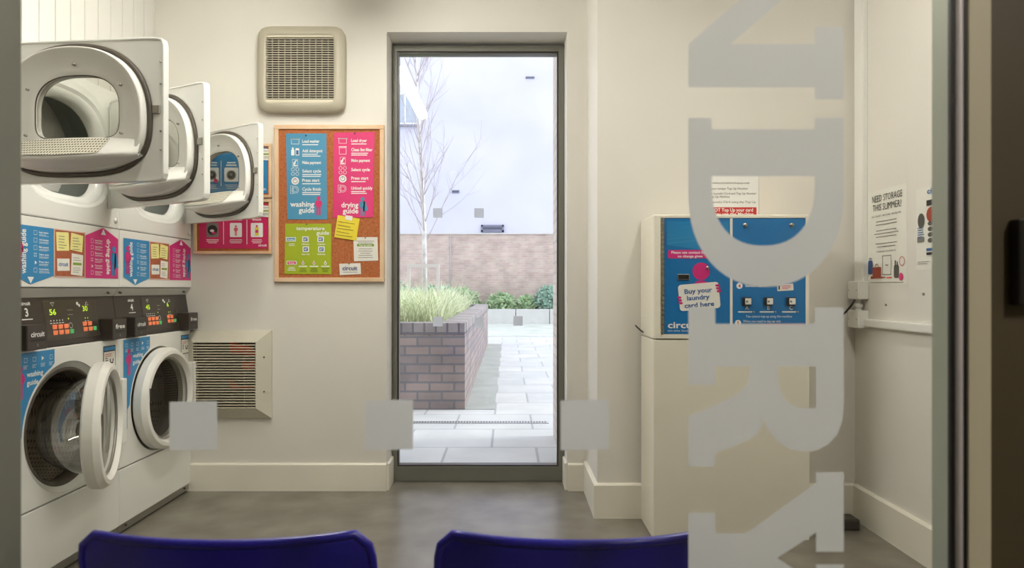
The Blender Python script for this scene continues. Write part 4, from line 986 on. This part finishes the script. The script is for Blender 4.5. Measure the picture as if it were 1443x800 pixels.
# the small ones on the back window
for k, (a, b, s) in enumerate(((617, 300, 'upper left'), (675, 300, 'upper right'), (617, 453, 'lower left, against the planter wall'), (675, 454, 'lower middle, beside the planter corner'), (730, 452, 'lower right, over the paving'))):
    D = DG-.0015; x, z = X(a, D), Z(b, D); m = M(); h = .027
    m.add([(x-h, D, z-h), (x+h, D, z-h), (x+h, D, z+h), (x-h, D, z+h)], [(0, 1, 2, 3)])
    tag(m.build('window_dot', VINYL, None, loc=(x, D, z)), 'small frosted square on the back window, '+s, 'vinyl square', 'small squares on the back window')

# ================================================================== THE COURTYARD
PAVE = brick('pale_paving_slabs', rgb(196, 198, 198), rgb(185, 188, 190), rgb(160, 163, 166), .62, .62, 'X', 'Y', .010, loc=(.42, .19, 0), bump=.2, vary=.12)
PBRICK = brick('planter_brick', rgb(170, 154, 148), rgb(148, 138, 138), rgb(128, 127, 132), .225, .083, ms=.010, vary=.35)
SOLD = brick('planter_soldier_brick', rgb(174, 166, 164), rgb(150, 145, 146), rgb(116, 115, 122), .105, .4, ms=.010, offset=0, vary=.35, loc=(0, .1, 0))
FBRICK = brick('garden_wall_brick', rgb(200, 174, 166), rgb(212, 192, 178), rgb(200, 193, 190), .24, .078, ms=.010, vary=.25)
RENDER = mat('white_painted_brick', rgb(214, 214, 230), .8, c2=rgb(202, 203, 222), vscale=.6, bump=.5, bscale=6)
CONC = mat('pale_concrete', rgb(206, 206, 204), .8, var=.08, vscale=3)
CREAMB = brick('cream_painted_brick', rgb(216, 204, 194), rgb(206, 190, 182), rgb(190, 180, 172), .225, .075, ms=.01, vary=.15)
struct(M().box(-14, 14, DG+.07, 45, -.3, -.02).build('ground', PAVE))
struct(M().box(-.9, .9, DG-.02, DG+.07, -.3, -.005).build('trim_2', ALU))
DW_ = 22.6
struct(M().box(-14, 14, DW_, DW_+.3, -.02, Z(330, DW_)).build('wall_courtyard', FBRICK))
m = M(); m.box(-14, 14, DW_-.04, DW_+.3, Z(330, DW_), Z(328.3, DW_)); struct(m.build('trim_3', CONC))
struct(M().box(-14, 14, DW_+.12, DW_+1, Z(329, DW_), 12.5).build('wall_neighbour', RENDER))
struct(M().box(.345, 3.2, DB+.272, 5.15, -.02, 6.5).build('wall_return', CREAMB))
# drain channel
t = thing('drain_channel', 'narrow slotted drain channel across the paving outside the window', 'drain', (0, 5.64, -.02))
m = M(); m.box(-2.5, .34, 5.60, 5.68, -.022, -.014); m.build('channel_frame', mat('drain_grey', rgb(176, 178, 182), .6, metal=.2, var=.05), t)
m = M()
for k in range(110): m.box(-2.2+k*.023, -2.2+k*.023+.011, 5.615, 5.665, -.0138, -.012)
m.build('slots', BLACKP, t)
# strip of darker paving beside the planter, mossy band across the end
DKP = mat('darker_path_strip', rgb(150, 156, 150), .9, c2=rgb(168, 171, 170), vscale=3)
t = tag(M().box(-.40, -.115, 6.25, 13.6, -.03, -.014).build('path_strip', DKP, None, loc=(-.25, 10, -.03)), 'darker strip of paving along the foot of the brick planter', 'path')
MOSS = mat('mossy_ground', rgb(168, 178, 168), .95, c2=rgb(196, 199, 196), vscale=2)
tag(M().box(-3, 3, 15.7, 21.2, -.03, -.012).build('mossy_path', MOSS, None, loc=(0, 18, -.03)), 'greenish mossy band of ground before the far white kerb', 'path')
# raised brick planter
PX1 = X(655, 6.25); PZ = .775
t = thing('brick_planter', 'long raised brown brick planter outside the tall window', 'planter', (-2, 9.9, -.02))
m = M(); m.box(-4.5, PX1, 6.25, 6.47, -.02, PZ-.11); m.box(PX1-.22, PX1, 6.47, 13.6, -.02, PZ-.11); m.box(-4.5, PX1-.22, 13.4, 13.6, -.02, PZ-.11); m.build('brick_wall', PBRICK, t)
m = M(); m.box(-4.5, PX1, 6.245, 6.475, PZ-.108, PZ); m.box(PX1-.225, PX1+.005, 6.475, 13.6, PZ-.108, PZ); m.box(-4.5, PX1-.225, 13.4, 13.605, PZ-.108, PZ); m.build('coping', SOLD, t, bevel=.006)
SOIL = mat('soil', rgb(88, 74, 60), 1, var=.3, vscale=10)
M().box(-4.5, PX1-.225, 6.475, 13.4, .3, .66).build('soil', SOIL, t)
# grass in the planter
def leafmesh(n, cx, cy, cz, rx, ry, rz_, ln, wd, up, seed):
    rnd = random.Random(seed); m = M()
    for _ in range(n):
        a = rnd.uniform(0, 2*pi); r = rnd.random()**.45; h = rnd.uniform(-.2, 1)
        s = math.sqrt(max(0, 1-max(h, 0)**2)); x = cx+rx*r*s*cos(a); y = cy+ry*r*s*sin(a); z = cz+rz_*h*(.6+.4*r)
        d = [rnd.gauss(0, 1), rnd.gauss(0, 1), rnd.gauss(0, .6)+up]; L = math.sqrt(sum(q*q for q in d)); d = [q/L for q in d]
        e = [rnd.gauss(0, 1) for _ in range(3)]; dt = sum(p*q for p, q in zip(d, e)); e = [q-dt*p for p, q in zip(d, e)]; L = math.sqrt(sum(q*q for q in e)); e = [q/L for q in e]
        l = ln*rnd.uniform(.6, 1.3); w_ = wd*rnd.uniform(.7, 1.2)
        P0 = (x, y, z); P1 = tuple(P0[i]+d[i]*l*.5+e[i]*w_ for i in range(3)); P2 = tuple(P0[i]+d[i]*l for i in range(3)); P3 = tuple(P0[i]+d[i]*l*.5-e[i]*w_ for i in range(3))
        m.add([P0, P1, P2, P3], [(0, 1, 2, 3)])
    return m
def foliage(name, c, c2, sc):
    mt = mat(name, c, .7, c2=c2, vscale=sc, detail=2); b = mt.node_tree.nodes['Principled BSDF']; b.inputs['Subsurface Weight'].default_value = 0
    return mt
GR1 = foliage('pale_sedge', rgb(236, 238, 210), rgb(190, 206, 160), 9)
GR2 = foliage('grey_green_leaves', rgb(178, 206, 190), rgb(134, 170, 154), 6)
GR3 = foliage('fresh_green_leaves', rgb(192, 212, 172), rgb(142, 176, 134), 5)
def grass(x0, x1, y0, y1, z, n, h, seed):
    rnd = random.Random(seed); m = M()
    for _ in range(n):
        x = rnd.uniform(x0, x1); y = y0+(y1-y0)*rnd.random()**1.3; a = rnd.uniform(0, 2*pi); l = h*rnd.uniform(.6, 1.25); b = rnd.uniform(.2, 1.15)
        w_ = rnd.uniform(.003, .007); dx, dy = cos(a), sin(a); prev = None; pts = []
        for k in range(5):
            q = k/4; r = l*b*q**1.7; zz = z+l*(q-.42*b*q*q*q); ww = w_*(1-q*.95); pts.append(((x+dx*r-dy*ww, y+dy*r+dx*ww, zz), (x+dx*r+dy*ww, y+dy*r-dx*ww, zz)))
        vs = [p for q in pts for p in q]; m.add(vs, [(2*i, 2*i+1, 2*i+3, 2*i+2) for i in range(4)], True)
    return m
tag(grass(-3.2, PX1-.26, 6.55, 11.6, .66, 13000, .50, 3).build('ornamental_grass', GR1, None, loc=(-1.5, 8, .66)), 'pale green ornamental grass filling the raised brick planter', 'grass', kind='stuff')
for k, (x, y, r, h, lb) in enumerate(((-2.35, 12.3, .9, .62, 'grey green shrub at the far left end of the raised planter'), (-1.35, 12.7, .62, .42, 'lower grey green shrub beside the birch trunk in the planter'))):
    tag(leafmesh(2600, x, y, .7, r, .55, h, .10, .022, .4, 20+k).build('shrub', GR2, None, loc=(x, y, .66)), lb, 'shrub')
# far low kerb planter and its shrubs
t = thing('kerb_planter', 'low white concrete planter kerb in front of the far brick wall', 'planter', (0, 21.5, -.02))
m = M(); kz = .44; 
for k in range(-6, 6): m.box(k*1.05+.02+.25, (k+1)*1.05+.25, 21.2, 21.4, -.02, kz)
m.build('kerb_block', CONC, t, bevel=.01)
M().box(-6, 6.5, 21.4, DW_-.01, -.02, .36).build('soil', SOIL, t)
far = ((-1.45, .62, .85, GR3, 'yellowish green shrub left of centre at the far wall'), (-.2, .5, .62, GR3, 'low green shrub in the middle at the far wall'), (1.3, .5, .95, GR2, 'dense grey green shrub at the right of the far wall'), (2.45, .5, .8, GR2, 'grey green shrub hidden at the far right corner'), (-2.9, .6, .8, GR3, 'green shrub behind the raised planter at the far wall'), (.6, .28, .5, GR3, 'smallest green shrub between two others at the far wall'))
for k, (x, r, h, g_, lb) in enumerate(far):
    tag(leafmesh(1500, x, 21.95, .42, r, .4, h*.75, .16, .035, .6, 40+k).build('shrub', g_, None, loc=(x, 21.95, .36)), lb, 'shrub')
# birch tree
def birch():
    from mathutils import Vector as V
    rnd = random.Random(11); D = 10.4
    t = thing('birch_tree', 'slender bare white birch tree standing in the raised planter', 'tree', (X(599, D), D, .66))
    BARK = mat('birch_bark', rgb(232, 230, 232), .7, c2=rgb(190, 186, 188), vscale=14)
    TW = mat('birch_twig', rgb(188, 180, 184), .8, var=.1)
    path = [(599, .66), (598, 330), (596, 290), (593, 240), (591, 200), (589, 160), (587, 120), (586, 80), (584, 40), (583, 0), (582, -60)]
    pts = [(X(599, D), D, .66)]+[(X(a, D)+.008*rnd.uniform(-1, 1), D+.01*k, Z(b, D)) for k, (a, b) in enumerate(path[1:])]
    rs = [.040, .036, .034, .032, .028, .025, .021, .017, .013, .009, .004]
    m = M(); m.tube(pts, rs, 10); m.build('trunk', BARK, t)
    m = M()
    for k in range(26):
        z = rnd.uniform(1.2, 3.6); i = max(j for j in range(len(pts)) if pts[j][2] <= z); q = (z-pts[i][2])/(pts[i+1][2]-pts[i][2])
        c = [pts[i][a]*(1-q)+pts[i+1][a]*q for a in range(3)]; r = rs[i]*(1-q)+rs[i+1]*q; a = rnd.uniform(pi, 2*pi)
        m.add([(c[0]+(r+.001)*cos(a+d), c[1]+(r+.001)*sin(a+d), z+e) for d, e in ((-.5, -.004), (.5, -.004), (.5, .006), (-.5, .006))], [(0, 1, 2, 3)])
    m.build('bark_mark', GASKET, t)
    m = M(); sp = [V(p) for p in pts]
    def branch(p, d, l, r, lev):
        ps = [p.copy()]; n = 6
        for k in range(n):
            d = (d+V((rnd.gauss(0, .07), rnd.gauss(0, .07), .05))).normalized(); p = p+d*l/n; ps.append(p.copy())
            if lev < 2 and k > 0 and rnd.random() < .62:
                dd = (d+V((rnd.gauss(0, .5), rnd.gauss(0, .5), rnd.gauss(.1, .25)))).normalized(); branch(p.copy(), dd, l*rnd.uniform(.35, .6), r*.5*(1-k/n)+.0012, lev+1)
        m.tube(ps, [r*(1-.8*k/n)+.001 for k in range(n+1)], 5)
    for k in range(34):
        q = rnd.uniform(.0, 1); z = 1.75+q*3.4; i = max(j for j in range(len(pts)-1) if pts[j][2] <= z); u = (z-pts[i][2])/(pts[i+1][2]-pts[i][2])
        p = sp[i].lerp(sp[i+1], u); a = rnd.uniform(0, 2*pi); d = V((cos(a)*.55, sin(a)*.55, 1)).normalized(); branch(p, d, rnd.uniform(.8, 1.5)*(1.1-q*.5), .008, 0)
    m.build('branches', TW, t)
birch()
# tree stakes, downpipe, far wall details
D = 9.6; t = thing('tree_stake_frame', 'thin pale timber stake frame around the birch trunk', 'tree stake', (X(597, D), D, .66))
ST = mat('pale_stake', rgb(206, 200, 198), .8, var=.05)
for a in (576, 617): m = M(); m.box(X(a, D)-.02, X(a, D)+.02, D-.02, D+.02, .6, Z(372, D)); m.build('post', ST, t)
m = M(); m.box(X(576, D), X(617, D), D-.032, D-.02, Z(377, D), Z(372, D)); m.build('crossbar', ST, t)
D = DW_; t = thing('downpipe', 'thin grey vertical pipe on the far brick wall', 'pipe', (X(635, D), D-.04, 0))
m = M(); m.cyl((X(635, D), D-.04, .1), (X(635, D), D-.04, Z(332, D)), .022, 10); m.build('pipe', mat('pipe_grey', rgb(170, 166, 166), .6, var=.05), t)
for z in (1.0, 2.4): m = M(); m.box(X(635, D)-.05, X(635, D)+.05, D-.04, D, z, z+.04); m.build('bracket', STEEL, t)
D = DW_+.12
def wallbox(name, label, cat, px0, py0, px1, py1, parts, d=.08):
    x0, x1, z0, z1 = X(px0, D), X(px1, D), Z(py1, D), Z(py0, D); t = thing(name, label, cat, ((x0+x1)/2, D, z0))
    g_ = mat('grey_slate_paint', rgb(128, 130, 150), .7, var=.1); m = M(); f = (x1-x0)*.08
    for a in ((x0, x1, z0, z0+f), (x0, x1, z1-f, z1), (x0, x0+f, z0, z1), (x1-f, x1, z0, z1)): m.box(a[0], a[1], D-d, D, a[2], a[3])
    m.build('frame', g_, t); M().box(x0+f, x1-f, D-d*.4, D-.001, z0+f, z1-f).build('panel', mat('slate_panel', rgb(100, 104, 126), .6, var=.1), t)
    if parts:
        m = M()
        for k in range(parts): z = z0+(z1-z0)*(k+1)/(parts+1); m.box(x0+f, x1-f, D-d*.8, D-d*.4, z-.012, z+.012)
        m.build('slat', g_, t)
    return t
wallbox('basement_grille', 'small dark grey grille low on the white wall above the brick coping', 'grille', 678, 317, 710, 327, 2)
wallbox('air_brick', 'small grey air brick on the middle of the white wall', 'air brick', 637, 268, 647, 272, 0, .03)
wallbox('air_brick', 'small pale air brick near the top right of the white wall', 'air brick', 741, 108, 753, 111, 0, .03)
x0, x1, z0, z1 = X(552, D), X(590, D), Z(176, D), Z(131, D)
t = thing('neighbour_window', 'white framed window high on the left of the white wall', 'window', ((x0+x1)/2, D, z0))
m = M(); f = .06
for a in ((x0, x1, z0, z0+f), (x0, x1, z1-f, z1), (x0, x0+f, z0, z1), (x1-f, x1, z0, z1), ((x0+x1)/2-.02, (x0+x1)/2+.02, z0, z1)): m.box(a[0], a[1], D-.05, D, a[2], a[3])
m.build('frame', WHITE, t); M().box(x0+f, x1-f, D-.02, D-.002, z0+f, z1-f).build('pane', mat('sky_lit_glass', rgb(176, 190, 206), .1, var=.1), t)
m = M(); m.box(x0-.05, x1+.05, D-.12, D, z0-.06, z0); m.build('sill', mat('slate_sill', rgb(140, 144, 158), .7), t)
x, z = X(781, 15), Z(90, 15)
